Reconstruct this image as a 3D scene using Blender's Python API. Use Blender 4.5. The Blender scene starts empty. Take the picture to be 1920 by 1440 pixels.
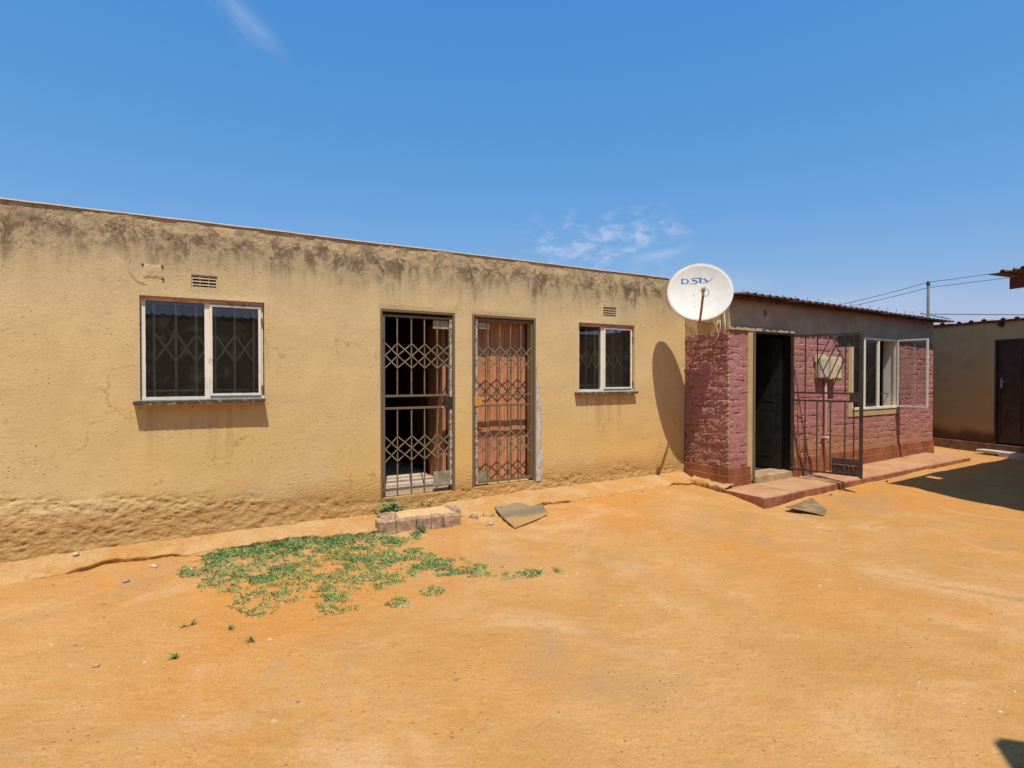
import bpy, math, random
import numpy as np
from mathutils import Vector, noise as mnoise
random.seed(7)
rad = math.radians
sc = bpy.context.scene
col = sc.collection

# ------------------------------------------------------------------ camera, light, exposure
CAM = np.array([0.0, -6.18, 1.65])
YAW, PIT, FPX = rad(30.4), math.atan(-13/1040), 1040.0
cd = bpy.data.cameras.new('camera'); cam = bpy.data.objects.new('camera', cd); col.objects.link(cam)
cam.location = CAM; cam.rotation_euler = (rad(90)+PIT, 0, -YAW)
cd.sensor_width = 36; cd.lens = 36*FPX/1920; cd.clip_start = .05; cd.clip_end = 3000
sc.camera = cam

SUN_DIR = Vector((.34, 1, -2.16)).normalized()            # the way the light travels
sd = bpy.data.lights.new('sun', 'SUN'); sun = bpy.data.objects.new('sun', sd); col.objects.link(sun)
sd.energy = 4.3; sd.angle = rad(.55); sd.color = (1, .93, .82)
sun.rotation_euler = SUN_DIR.to_track_quat('-Z', 'Y').to_euler(); sun.location = (0, -10, 20)
SUN_EL = math.asin(-SUN_DIR.z); SUN_AZ = math.atan2(-SUN_DIR.x, -SUN_DIR.y)   # clockwise from +Y

sc.view_settings.view_transform = 'Standard'; sc.view_settings.look = 'None'
sc.view_settings.gamma = 1; sc.view_settings.use_curve_mapping = False
sc.view_settings.exposure = .12
sc.render.engine = 'CYCLES'

class NT:
    """small helper for node trees"""
    def __init__(s, tree):
        s.t = tree; s.n = tree.nodes; s.l = tree.links
    def node(s, typ, **kw):
        n = s.n.new(typ)
        for k, v in kw.items(): setattr(n, k, v)
        return n
    def put(s, sock, v):
        if isinstance(v, bpy.types.NodeSocket): s.l.new(v, sock)
        elif v is not None:
            if isinstance(v, (tuple, list)) and len(v) == 3 and sock.type == 'RGBA': v = (*v, 1)
            sock.default_value = v
    def m(s, op, a, b=None, c=None, clamp=False):
        n = s.node('ShaderNodeMath', operation=op, use_clamp=clamp)
        s.put(n.inputs[0], a)
        if b is not None: s.put(n.inputs[1], b)
        if c is not None: s.put(n.inputs[2], c)
        return n.outputs[0]
    def vm(s, op, a, b=None):
        n = s.node('ShaderNodeVectorMath', operation=op); s.put(n.inputs[0], a)
        if b is not None: s.put(n.inputs[1], b)
        return n.outputs['Value'] if op == 'DOT_PRODUCT' else n.outputs[0]
    def mix(s, f, a, b, mode='MIX'):
        n = s.node('ShaderNodeMix', data_type='RGBA', blend_type=mode)
        s.put(n.inputs[0], f); s.put(n.inputs[6], a); s.put(n.inputs[7], b); return n.outputs[2]
    def ramp(s, f, a, b, ta=0.0, tb=1.0):
        n = s.node('ShaderNodeMapRange', interpolation_type='SMOOTHSTEP')
        s.put(n.inputs[0], f); s.put(n.inputs[1], a); s.put(n.inputs[2], b); s.put(n.inputs[3], ta); s.put(n.inputs[4], tb)
        return n.outputs[0]
    def pos(s): return s.node('ShaderNodeNewGeometry').outputs['Position']
    def xyz(s, v):
        n = s.node('ShaderNodeSeparateXYZ'); s.put(n.inputs[0], v); return n.outputs
    def scale(s, v, f): return s.vm('MULTIPLY', v, f)
    def noise(s, v, sc_, det=4, rough=.55, dist=0):
        n = s.node('ShaderNodeTexNoise'); s.put(n.inputs['Vector'], v); n.inputs['Scale'].default_value = sc_
        n.inputs['Detail'].default_value = det; n.inputs['Roughness'].default_value = rough; n.inputs['Distortion'].default_value = dist
        return n.outputs[0]
    def voro(s, v, sc_, feat='F1', out='Distance', rnd=1):
        n = s.node('ShaderNodeTexVoronoi', feature=feat); s.put(n.inputs['Vector'], v); n.inputs['Scale'].default_value = sc_
        n.inputs['Randomness'].default_value = rnd; return n.outputs[out]

def material(name, fn, rough=.85, spec=.25, metal=0):
    m = bpy.data.materials.new(name); m.use_nodes = True; t = NT(m.node_tree)
    b = t.n['Principled BSDF']; b.inputs['Roughness'].default_value = rough
    b.inputs['Specular IOR Level'].default_value = spec; b.inputs['Metallic'].default_value = metal
    r = fn(t)                                   # -> colour, bump height (m), optional roughness
    t.put(b.inputs['Base Color'], r[0])
    if len(r) > 1 and r[1] is not None:
        bp = t.node('ShaderNodeBump'); bp.inputs['Strength'].default_value = 1; bp.inputs['Distance'].default_value = 1
        t.put(bp.inputs['Height'], r[1]); t.l.new(bp.outputs[0], b.inputs['Normal'])
    if len(r) > 2: t.put(b.inputs['Roughness'], r[2])
    return m

# ------------------------------------------------------------------ world: blue sky with a few thin clouds
w = bpy.data.worlds.new('World'); sc.world = w; w.use_nodes = True
t = NT(w.node_tree); bg = t.n['Background']; bg.inputs['Strength'].default_value = .1
sky = t.node('ShaderNodeTexSky', sky_type='NISHITA'); sky.sun_disc = False
sky.sun_elevation = SUN_EL; sky.sun_rotation = SUN_AZ; sky.altitude = 0; sky.air_density = 1.5; sky.dust_density = .2; sky.ozone_density = 6
dirv = t.node('ShaderNodeTexCoord').outputs['Generated']
def cloud(c, h, rx, ry, nsc, stretch, lo, hi, amt, edge=.35):
    """thin cloud round direction c; h = the way the streaks run"""
    c = Vector(c).normalized(); h = Vector(h); h = (h - c*h.dot(c)).normalized(); v = c.cross(h)
    f = t.m('MAXIMUM', t.vm('DOT_PRODUCT', dirv, tuple(c)), .05)
    a = t.m('DIVIDE', t.vm('DOT_PRODUCT', dirv, tuple(h)), f); b = t.m('DIVIDE', t.vm('DOT_PRODUCT', dirv, tuple(v)), f)
    n = t.node('ShaderNodeCombineXYZ'); t.put(n.inputs[0], t.m('DIVIDE', a, rx)); t.put(n.inputs[1], t.m('DIVIDE', b, ry))
    ln = t.node('ShaderNodeVectorMath', operation='LENGTH'); t.put(ln.inputs[0], n.outputs[0])
    env = t.ramp(ln.outputs['Value'], 1.0, edge)
    n2 = t.node('ShaderNodeCombineXYZ'); t.put(n2.inputs[0], t.m('MULTIPLY', a, nsc/stretch)); t.put(n2.inputs[1], t.m('MULTIPLY', b, nsc))
    ns = t.noise(n2.outputs[0], 1, 6, .62, .3)
    front = t.m('GREATER_THAN', t.vm('DOT_PRODUCT', dirv, tuple(c)), .3)
    return t.m('MULTIPLY', t.m('MULTIPLY', t.m('MULTIPLY', t.ramp(t.m('ADD', ns, t.m('MULTIPLY', env, .12)), lo, hi), env), amt), front)
cl = [cloud((.62, .748, .232), (.75, -.62, .03), .22, .085, 46, 2.0, .53, .80, .58, .2),
      cloud((.693, .689, .205), (.60, -.60, .12), .085, .015, 26, 5, .36, .80, .50, .1),
      cloud((.068, .869, .50), (.25, -.1, -.28), .11, .035, 12, 3.5, .42, .85, .42, .05),
      cloud((.74, .655, .145), (.75, -.62, .0), .24, .045, 12, 3.0, .34, .85, .42, .0),
      cloud((.88, .46, .10), (.75, -.62, .0), .30, .055, 9, 4.0, .34, .9, .42, .0)]
tot = cl[0]
for c in cl[1:]: tot = t.m('MAXIMUM', tot, c)
sep = t.node('ShaderNodeSeparateColor'); t.put(sep.inputs[0], sky.outputs[0]); cmb = t.node('ShaderNodeCombineColor')
for i_, (k_, g_) in enumerate(((.98, 1.22), (.641, .6), (.789, .28))):      # one tone curve for the whole sky: the deep clear blue of the photograph
    t.put(cmb.inputs[i_], t.m('MULTIPLY', t.m('POWER', t.m('MULTIPLY', sep.outputs[i_], .1), g_), k_*10))
t.put(bg.inputs['Color'], t.mix(tot, cmb.outputs[0], (5.6, 6.2, 7.6)))

# ------------------------------------------------------------------ materials
def m_plaster(t):
    p = t.pos(); x, y, z = t.xyz(p)
    big = t.noise(p, .55, 3, .5); mid = t.noise(p, 2.3, 5, .6, .4); fine = t.noise(p, 26, 4, .65)
    c = t.mix(t.ramp(mid, .3, .7), (.61, .435, .205), (.68, .49, .235))
    c = t.mix(t.m('MULTIPLY', t.ramp(z, .2, 2.0, 1, 0), t.ramp(big, .35, .62), clamp=True), c, (.66, .41, .135))
    c = t.mix(t.m('MULTIPLY', t.ramp(z, 2.0, 3.1), .60), c, (.545, .435, .265))
    low = t.ramp(t.m('SUBTRACT', z, t.m('MULTIPLY', t.noise(p, 3.2, 5, .6), .55)), .30, .0)
    c = t.mix(t.m('MULTIPLY', low, .75), c, (.56, .32, .115))
    # pale scuffs
    sv = t.scale(p, (1, 1, .45)); scf = t.ramp(t.noise(sv, 7.5, 6, .7, 1.6), .63, .74)
    c = t.mix(t.m('MULTIPLY', scf, .30), c, (.80, .65, .42))
    c = t.mix(t.m('MULTIPLY', t.ramp(fine, .50, .8), .22), c, (.42, .27, .12))
    # soot coloured mould below the coping: patchy band with runs
    edge = t.m('MULTIPLY', t.noise(t.scale(p, (1, 1, .15)), 2.1, 5, .65, .3), .85)
    runs = t.m('MULTIPLY', t.noise(t.scale(p, (1, 1, .09)), 13, 4, .6), .40)
    zz = t.m('ADD', z, t.m('ADD', edge, runs))
    band = t.m('MULTIPLY', t.ramp(zz, 3.26, 3.60), t.ramp(t.m('ADD', z, t.m('MULTIPLY', t.noise(p, 5, 5, .7), .30)), 3.34, 3.12, 0.18, 1))
    blot = t.ramp(t.noise(t.scale(p, (1, 1, .8)), 6.5, 7, .76, .4), .43, .57)
    st = t.m('MULTIPLY', band, t.m('ADD', t.m('MULTIPLY', blot, .86), .14))
    c = t.mix(t.m('MULTIPLY', st, .98, clamp=True), c, (.060, .042, .026))
    veil = t.m('MULTIPLY', t.ramp(zz, 3.0, 3.5), .38)
    c = t.mix(veil, c, (.30, .21, .12))
    c = t.mix(t.m('MULTIPLY', t.m('MULTIPLY', t.ramp(z, 2.93, 3.05), t.ramp(t.noise(p, 6, 6, .7), .47, .56)), .75), c, (.56, .40, .22))
    for (xa, xb, zs) in ((-.40, .68, 1.39), (4.64, 5.73, 1.40)):
        inx = t.m('MULTIPLY', t.ramp(x, xa, xa+.04), t.ramp(x, xb, xb-.04))
        run = t.m('MULTIPLY', t.m('MULTIPLY', inx, t.ramp(z, zs, zs-.05)), t.ramp(z, zs-.75, zs-.05))
        c = t.mix(t.m('MULTIPLY', t.m('MULTIPLY', run, t.ramp(t.noise(t.scale(p, (1, 1, .06)), 9, 4, .6), .48, .66)), .40), c, (.40, .215, .08))
    # pits
    pit = t.m('MULTIPLY', t.ramp(t.voro(t.scale(p, (1, 1, 1.7)), 17), .17, .06), t.ramp(t.noise(p, 3.1, 2), .44, .58))
    pit2 = t.m('MULTIPLY', t.ramp(t.voro(p, 47), .17, .06), t.ramp(t.noise(p, 5.7, 2), .40, .56))
    pt = t.m('MAXIMUM', pit, t.m('MULTIPLY', pit2, .8))
    c = t.mix(t.m('MULTIPLY', pt, .8), c, (.16, .09, .045))
    wn = t.node('ShaderNodeTexNoise'); t.put(wn.inputs['Vector'], p); wn.inputs['Scale'].default_value = 5; wn.inputs['Detail'].default_value = 6; wn.inputs['Roughness'].default_value = .65
    wp = t.vm('ADD', p, t.scale(wn.outputs['Color'], (.34, .34, .34)))
    crk = t.m('MULTIPLY', t.ramp(t.voro(wp, 1.9, 'DISTANCE_TO_EDGE'), .0045, .0008), t.ramp(t.noise(p, 1.3, 3), .52, .60))
    scr = t.noise(t.scale(p, (1, 1, 1.7)), 19, 6, .70, .9)
    lowr = t.ramp(z, .75, .2)
    h = t.m('ADD', t.m('MULTIPLY', scr, .0026), t.m('MULTIPLY', fine, .0034))
    h = t.m('ADD', h, t.m('MULTIPLY', t.m('MULTIPLY', t.noise(t.scale(p, (1, 1, 1.9)), 21, 7, .74, .5), lowr), .030))
    h = t.m('SUBTRACT', h, t.m('MULTIPLY', pt, .0035))
    h = t.m('SUBTRACT', h, t.m('MULTIPLY', crk, .003)); c = t.mix(t.m('MULTIPLY', crk, .28), c, (.28, .17, .08))
    c = t.mix(t.m('MULTIPLY', t.ramp(t.noise(t.scale(p, (1, 1, 1.4)), 60, 5, .8), .52, .70), .30), c, (.36, .23, .10))
    c = t.mix(t.m('MULTIPLY', t.ramp(t.noise(t.vm('ADD', p, (5, 2, 1)), 52, 5, .8), .54, .70), .25), c, (.84, .68, .44))
    h = t.m('ADD', h, t.m('MULTIPLY', t.m('MULTIPLY', t.ramp(z, 2.85, 3.1), t.ramp(t.noise(p, 6, 6, .7), .45, .55)), .005))
    return c, h
PLASTER = material('tan_plaster', m_plaster, .92, .15)

def m_ground(t):
    p = t.pos()
    big = t.noise(p, .33, 4, .55, .3); mid = t.noise(p, 1.5, 5, .62, .4); fine = t.noise(p, 17, 5, .7); vf = t.noise(p, 85, 3, .7)
    c = t.mix(t.ramp(mid, .3, .7), (.49, .245, .066), (.565, .30, .100))
    c = t.mix(t.m('MULTIPLY', t.ramp(big, .48, .66), .8), c, (.56, .24, .05))
    c = t.mix(t.m('MULTIPLY', t.ramp(t.noise(p, .8, 5, .6, 1.2), .52, .72), .7), c, (.66, .40, .205))
    c = t.mix(t.m('MULTIPLY', t.ramp(t.noise(t.scale(p, (1, 1.6, 1)), 42, 5, .8), .50, .68), .55), c, (.42, .20, .06))
    c = t.mix(t.m('MULTIPLY', t.ramp(fine, .5, .8), .35), c, (.40, .19, .055))
    c = t.mix(t.m('MULTIPLY', t.ramp(fine, .5, .18), .3), c, (.64, .40, .19))
    g1_ = t.noise(p, 120, 3, .85); c = t.mix(t.m('MULTIPLY', t.ramp(g1_, .54, .70), .55), c, (.30, .135, .04)); c = t.mix(t.m('MULTIPLY', t.ramp(g1_, .46, .30), .45), c, (.82, .57, .31))
    rp = t.node('ShaderNodeVectorRotate', rotation_type='Z_AXIS'); t.put(rp.inputs['Vector'], p); rp.inputs['Angle'].default_value = .5
    br = t.noise(t.scale(rp.outputs[0], (1.2, 9, 1)), 3.2, 5, .65, .5); c = t.mix(t.m('MULTIPLY', t.ramp(br, .50, .72), .20), c, (.68, .43, .21)); c = t.mix(t.m('MULTIPLY', t.ramp(br, .48, .30), .24), c, (.42, .19, .05))
    c = t.mix(t.m('MULTIPLY', t.ramp(t.noise(t.vm('ADD', p, (9, 4, 0)), .75, 6, .68, .6), .53, .68), .55), c, (.42, .25, .125))
    c = t.mix(t.m('MULTIPLY', t.ramp(t.noise(t.vm('ADD', p, (2, 14, 0)), 1.15, 6, .7, .8), .58, .68), .60), c, (.56, .245, .045))
    sp = t.m('MULTIPLY', t.ramp(t.voro(t.scale(p, (1, 1.3, 1)), 30), .21, .08), t.ramp(t.noise(p, 4.2, 3), .46, .62))
    c = t.mix(t.m('MULTIPLY', sp, .8), c, (.72, .52, .31))
    sp2 = t.m('MULTIPLY', t.ramp(t.voro(t.vm('ADD', p, (3.3, 1.7, 0)), 23), .17, .06), t.ramp(t.noise(p, 3.1, 3), .46, .60))
    c = t.mix(t.m('MULTIPLY', sp2, .75), c, (.20, .09, .03))
    h = t.m('ADD', t.m('MULTIPLY', fine, .013), t.m('MULTIPLY', vf, .0040))
    h = t.m('ADD', h, t.m('MULTIPLY', t.noise(p, 5.5, 5, .6, .6), .020))
    h = t.m('ADD', h, t.m('MULTIPLY', t.m('SUBTRACT', sp, sp2), .004))
    return c, h
GROUND = material('orange_sand', m_ground, .95, .1)

def m_apron(t):
    p = t.pos()
    n = t.noise(p, 3, 5, .6, .5); f = t.noise(p, 30, 5, .7)
    c = t.mix(t.ramp(n, .35, .65), (.53, .29, .10), (.58, .36, .16))
    c = t.mix(t.m('MULTIPLY', t.ramp(n, .55, .42), .55), c, (.56, .29, .085))
    c = t.mix(t.m('MULTIPLY', t.ramp(f, .5, .72), .6), c, (.30, .16, .07))
    return c, t.m('ADD', t.m('MULTIPLY', f, .014), t.m('MULTIPLY', t.noise(p, 9, 6, .7), .035))
APRON = material('sandy_concrete', m_apron, .95, .1)

def m_pink(t):
    p = t.pos(); x, y, z = t.xyz(p)
    n = t.noise(p, 2.6, 5, .6, .3); f = t.noise(p, 34, 5, .7)
    c = t.mix(t.ramp(n, .3, .7), (.405, .175, .155), (.485, .22, .19))
    c = t.mix(t.m('MULTIPLY', t.ramp(f, .5, .85), .35), c, (.30, .115, .105))
    c = t.mix(t.m('MULTIPLY', t.ramp(t.noise(p, 11, 4, .6, .8), .62, .74), .45), c, (.60, .32, .27))
    dz = t.m('SUBTRACT', z, t.m('MULTIPLY', t.noise(p, 1.3, 4, .6), .7))
    far = t.m('MULTIPLY', t.ramp(y, -.60, -.80), t.ramp(x, 7.9, 8.6, 0, 1))
    c = t.mix(t.m('MULTIPLY', t.m('MULTIPLY', t.ramp(dz, .55, .0), far), .9), c, (.42, .20, .08))
    side = t.ramp(x, 6.87, 6.82)
    c = t.mix(t.m('MULTIPLY', t.m('MULTIPLY', t.ramp(dz, 1.0, .1), side), .8), c, (.36, .18, .115))
    wear = t.m('MULTIPLY', t.ramp(t.voro(t.vm('ADD', p, (0, 0, 0)), 9), .09, .03), t.ramp(t.noise(p, 3.3, 3), .55, .65))
    c = t.mix(t.m('MULTIPLY', wear, .7), c, (.20, .07, .06))
    h = t.m('ADD', t.m('MULTIPLY', t.noise(t.scale(p, (1, 1, 2.0)), 15, 7, .72, .8), .026), t.m('MULTIPLY', f, .003))
    return c, h
PINK = material('pink_painted_brick', m_pink, .8, .25)

def simple(name, c1, c2, s=6, bump=.002, bs=30, rough=.85, spec=.25, metal=0, lo=.35, hi=.65):
    def fn(t):
        p = t.pos()
        return t.mix(t.ramp(t.noise(p, s, 5, .62, .4), lo, hi), c1, c2), t.m('MULTIPLY', t.noise(p, bs, 5, .65), bump)
    return material(name, fn, rough, spec, metal)
TANP = simple('tan_render', (.46, .33, .165), (.52, .38, .20), 4, .006, 22)
GREYBAND = simple('grey_brown_render', (.36, .26, .175), (.46, .34, .24), 2.2, .006, 24)
FOUND = simple('dark_foundation', (.16, .085, .045), (.26, .15, .08), 5, .02, 14, .95)
def m_neigh(t):
    p = t.pos(); x, y, z = t.xyz(p)
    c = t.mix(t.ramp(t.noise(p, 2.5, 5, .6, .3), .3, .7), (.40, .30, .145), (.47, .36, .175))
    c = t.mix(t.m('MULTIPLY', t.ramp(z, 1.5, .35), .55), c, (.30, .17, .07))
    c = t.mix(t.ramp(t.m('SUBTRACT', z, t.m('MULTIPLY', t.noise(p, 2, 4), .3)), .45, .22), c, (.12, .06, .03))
    return c, t.m('MULTIPLY', t.noise(p, 18, 6, .7), .008)
NEIGH = material('brown_tan_plaster', m_neigh, .92, .15)
PLINTH = simple('red_brown_plinth_paint', (.21, .07, .035), (.33, .125, .055), 4, .006, 14, .75)
def m_step(t):
    p = t.pos()
    c = t.mix(t.ramp(t.noise(p, 3.2, 5, .65, .6), .35, .68), (.37, .15, .082), (.48, .255, .135))
    c = t.mix(t.m('MULTIPLY', t.ramp(t.noise(t.scale(p, (.5, 1.6, 1)), 5, 5, .7, .8), .58, .72), .7), c, (.60, .42, .27))
    c = t.mix(t.m('MULTIPLY', t.ramp(t.noise(p, 16, 4, .7), .58, .75), .4), c, (.30, .12, .08))
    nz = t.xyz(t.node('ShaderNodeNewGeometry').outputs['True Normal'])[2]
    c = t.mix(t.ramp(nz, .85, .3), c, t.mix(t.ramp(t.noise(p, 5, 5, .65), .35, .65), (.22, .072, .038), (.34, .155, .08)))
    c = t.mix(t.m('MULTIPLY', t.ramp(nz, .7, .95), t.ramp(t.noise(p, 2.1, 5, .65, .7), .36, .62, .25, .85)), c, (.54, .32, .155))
    return c, t.m('MULTIPLY', t.noise(p, 12, 5, .65), .006)
THRESH = simple('worn_sill_concrete', (.34, .22, .12), (.46, .33, .19), 5, .006, 20, .85)
STEP = material('worn_red_concrete', m_step, .7, .3)
def m_frame(t):          # khaki painted steel with chips
    p = t.pos()
    ch = t.ramp(t.noise(p, 26, 6, .75, .4), .58, .63)
    c = t.mix(ch, (.16, .115, .065), (.24, .18, .11))
    c = t.mix(t.ramp(t.noise(p, 9, 5, .7, .2), .66, .70), c, (.52, .47, .41))
    c = t.mix(t.ramp(t.noise(p, 12, 4, .6), .62, .72), c, (.14, .07, .035))
    return c, t.m('MULTIPLY', ch, -.0006)
STEEL = material('khaki_steel', m_frame, .55, .4)
def m_chipped(t):        # stile with the paint mostly worn to pale primer
    p = t.pos(); ch = t.ramp(t.noise(t.scale(p, (1, 1, .6)), 34, 6, .78, .4), .47, .52)
    return t.mix(ch, (.18, .135, .085), (.56, .50, .41)), t.m('MULTIPLY', ch, -.0008)
CHIP = material('chipped_steel', m_chipped, .6, .35)
DARKSTEEL = simple('dark_brown_steel', (.030, .020, .014), (.062, .042, .030), 14, .001, 60, .45, .5)
RUST = simple('rusty_steel', (.17, .075, .035), (.30, .14, .06), 14, .002, 60, .8)
BARPAINT = simple('khaki_bar_paint', (.165, .12, .07), (.25, .19, .115), 16, .001, 60, .5, .4)
WINBAR = simple('grey_green_bar_paint', (.56, .47, .31), (.62, .53, .36), 16, .001, 60, .5, .4)
def m_white(t):
    p = t.pos(); n = t.noise(p, 22, 6, .75, .4)
    c = t.mix(t.ramp(n, .60, .66), (.80, .72, .58), (.36, .23, .14))
    c = t.mix(t.m('MULTIPLY', t.ramp(t.noise(p, 8, 5, .7), .55, .7), .4), c, (.50, .45, .38))
    return c, t.m('MULTIPLY', n, .003)
WHITE = material('flaking_white_paint', m_white, .6, .35)
WHITE2 = simple('clean_white_paint', (.72, .655, .53), (.80, .735, .61), 9, .0008, 50, .5, .4)
def m_headpaint(t):
    p = t.pos(); n = t.noise(p, 18, 6, .75, .4)
    return t.mix(t.ramp(n, .5, .6), (.55, .42, .34), (.46, .20, .11)), t.m('MULTIPLY', n, .004)
ORANGEHEAD = material('rust_orange_head', m_headpaint, .7, .3)
def m_slate(t):
    p = t.pos(); n = t.noise(p, 24, 6, .75)
    return t.mix(t.ramp(n, .50, .62), (.075, .062, .048), (.30, .245, .18)), t.m('MULTIPLY', n, .01)
SLATE = material('grey_sill_slate', m_slate, .8, .3)
def m_plank(t):
    p = t.pos(); n = t.noise(t.scale(p, (1, 1, .12)), 30, 5, .65, .3)
    c = t.mix(t.ramp(n, .35, .65), (.45, .19, .085), (.56, .265, .135))
    c = t.mix(t.m('MULTIPLY', t.ramp(t.noise(p, 7, 5, .7, .6), .60, .72), .55), c, (.22, .10, .06))
    return c, t.m('MULTIPLY', n, .002)
PLANK = material('red_brown_planks', m_plank, .75, .3)
DARKDOOR = simple('dark_brown_door_paint', (.030, .018, .013), (.055, .034, .025), 8, .001, 40, .5, .4)
BLACKDOOR = simple('black_brown_door', (.008, .007, .006), (.016, .014, .012), 8, .001, 40, .5, .4)
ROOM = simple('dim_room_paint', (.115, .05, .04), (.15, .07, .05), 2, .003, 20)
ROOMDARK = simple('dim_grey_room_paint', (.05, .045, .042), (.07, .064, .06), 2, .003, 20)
FLOORIN = simple('dusty_floor', (.52, .40, .30), (.60, .48, .37), 4, .003, 20)
ZINC = simple('weathered_zinc', (.24, .21, .19), (.36, .33, .30), 5, .001, 30, .6, .4)
ZINCDARK = simple('rusty_brown_zinc', (.085, .05, .035), (.16, .11, .085), 5, .001, 30, .75, .3)
PARAPET = simple('pale_coping', (.62, .56, .45), (.76, .70, .59), 7, .003, 30, .8)
WOOD = simple('weathered_timber', (.085, .035, .022), (.14, .06, .04), 12, .002, 40, .85)
DISHM = simple('dish_white', (.655, .62, .53), (.70, .665, .575), 9, .0004, 40, .65, .3)
ARM = simple('rusted_dish_arm', (.33, .17, .11), (.42, .25, .17), 25, .002, 60, .8)
LNB = simple('grubby_beige_plastic', (.52, .46, .33), (.62, .57, .44), 20, .001, 60, .6)
BLUE = simple('blue_print', (.06, .12, .42), (.09, .16, .48), 20, .0002, 60, .5)
PRINT = simple('grey_print', (.22, .22, .19), (.28, .27, .23), 20, .0002, 60, .6)
CREAM = simple('cream_box_plastic', (.60, .48, .26), (.70, .59, .36), 6, .001, 50, .55, .35)
BOXGREY = simple('grey_box_plastic', (.46, .41, .31), (.54, .48, .37), 6, .001, 50, .55, .35)
BLACK = simple('black_rubber', (.02, .02, .02), (.03, .03, .03), 20, .0003, 60, .6)
CABLE = simple('white_cable', (.62, .58, .50), (.70, .67, .60), 20, .0003, 60, .6)
ORANGE = simple('orange_lock_plate', (.55, .24, .03), (.62, .31, .06), 20, .001, 60, .6, .35)
PLATE = simple('worn_grey_plate', (.20, .165, .10), (.36, .31, .21), 12, .001, 60, .6, .35)
PLATEBLUE = simple('worn_blue_grey_plate', (.25, .24, .18), (.44, .38, .24), 16, .001, 60, .6, .35)
PAINTPATCH = simple('grey_white_filler', (.40, .36, .31), (.56, .53, .49), 11, .012, 30, .9)
BRICK = simple('purple_brown_brick', (.27, .17, .115), (.48, .32, .19), 14, .006, 45, .9)
SANDTOP = simple('sand_on_bricks', (.60, .38, .17), (.64, .43, .22), 5, .006, 30, .95)
def m_carpet(t):
    p = t.pos(); x, y, z = t.xyz(p); n = t.noise(p, 5, 5, .65, .4)
    f = t.ramp(t.m('ADD', y, t.m('MULTIPLY', n, .35)), -.42, -.62)
    c = t.mix(f, (.31, .235, .14), (.50, .29, .115)); c = t.mix(t.ramp(n, .5, .66), c, (.36, .25, .13))
    ridge = t.m('MULTIPLY', t.ramp(t.m('ADD', y, t.m('MULTIPLY', n, .2)), -.34, -.48), t.ramp(t.m('ADD', y, t.m('MULTIPLY', n, .2)), -.70, -.52))
    return t.mix(t.m('MULTIPLY', ridge, .7), c, (.20, .165, .12)), t.m('MULTIPLY', t.noise(p, 110, 4, .7), .010)
CARPET = material('grey_carpet', m_carpet, .95, .05)
CARPET2 = simple('olive_grey_carpet', (.22, .16, .09), (.38, .26, .135), 5, .010, 120, .95, .05)
CONCR = simple('pale_concrete_block', (.46, .40, .31), (.55, .49, .40), 8, .006, 40, .9)
REDBRICK = simple('red_brick', (.33, .13, .07), (.42, .19, .11), 14, .006, 40, .9)
STONE = simple('pale_stone', (.50, .38, .25), (.60, .47, .33), 14, .004, 60, .9)
AIRB = simple('cream_airbrick', (.55, .43, .27), (.60, .48, .31), 14, .002, 60, .9)
VOID = simple('cavity_black', (.02, .016, .012), (.03, .025, .02), 14, .001, 60, .9)
CURTAIN = simple('grey_lace_curtain', (.42, .44, .44), (.60, .62, .62), 18, .004, 60, .9)
def m_grass(t):
    g = t.node('ShaderNodeNewGeometry'); r = g.outputs['Random Per Island']
    c = t.mix(r, (.22, .29, .08), (.56, .53, .22))
    c = t.mix(t.ramp(t.noise(g.outputs['Position'], 2.0, 3), .40, .62), c, (.18, .31, .10))
    return c, None
GRASS = material('short_grass', m_grass, .7, .2)
def m_leaf(t):
    g = t.node('ShaderNodeNewGeometry'); r = g.outputs['Random Per Island']
    return t.mix(r, (.08, .16, .045), (.19, .29, .11)), None
LEAF = material('weed_leaf', m_leaf, .6, .3)
def m_peb(t):
    r = t.node('ShaderNodeNewGeometry').outputs['Random Per Island']
    c = t.mix(r, (.30, .15, .055), (.58, .38, .20))
    return t.mix(t.m('GREATER_THAN', r, .955), c, (.60, .52, .42)), None
PEBBLE = material('pebble_grit', m_peb, .9, .2)

def glass(name, tint):
    m = bpy.data.materials.new(name); m.use_nodes = True; t = NT(m.node_tree); t.n.remove(t.n['Principled BSDF'])
    out = t.n['Material Output']; tr = t.node('ShaderNodeBsdfTransparent'); tr.inputs[0].default_value = (*tint, 1)
    gl = t.node('ShaderNodeBsdfGlossy'); gl.inputs['Roughness'].default_value = .02; gl.inputs['Color'].default_value = (.9, .95, 1, 1)
    df = t.node('ShaderNodeBsdfDiffuse'); df.inputs[0].default_value = (.35, .33, .29, 1)
    fr = t.node('ShaderNodeFresnel'); fr.inputs[0].default_value = 1.5
    mx = t.node('ShaderNodeMixShader'); t.put(mx.inputs[0], t.m('MULTIPLY', fr.outputs[0], 1.3)); t.l.new(tr.outputs[0], mx.inputs[1]); t.l.new(gl.outputs[0], mx.inputs[2])
    d2 = t.node('ShaderNodeMixShader'); t.put(d2.inputs[0], t.ramp(t.noise(t.pos(), 9, 6, .7, .5), .45, .85, .025, .13)); t.l.new(mx.outputs[0], d2.inputs[1]); t.l.new(df.outputs[0], d2.inputs[2])
    t.l.new(d2.outputs[0], out.inputs[0]); return m
GLASS = glass('dusty_window_glass', (.80, .82, .80))
GLASSC = glass('clear_window_glass', (.92, .93, .92))

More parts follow.
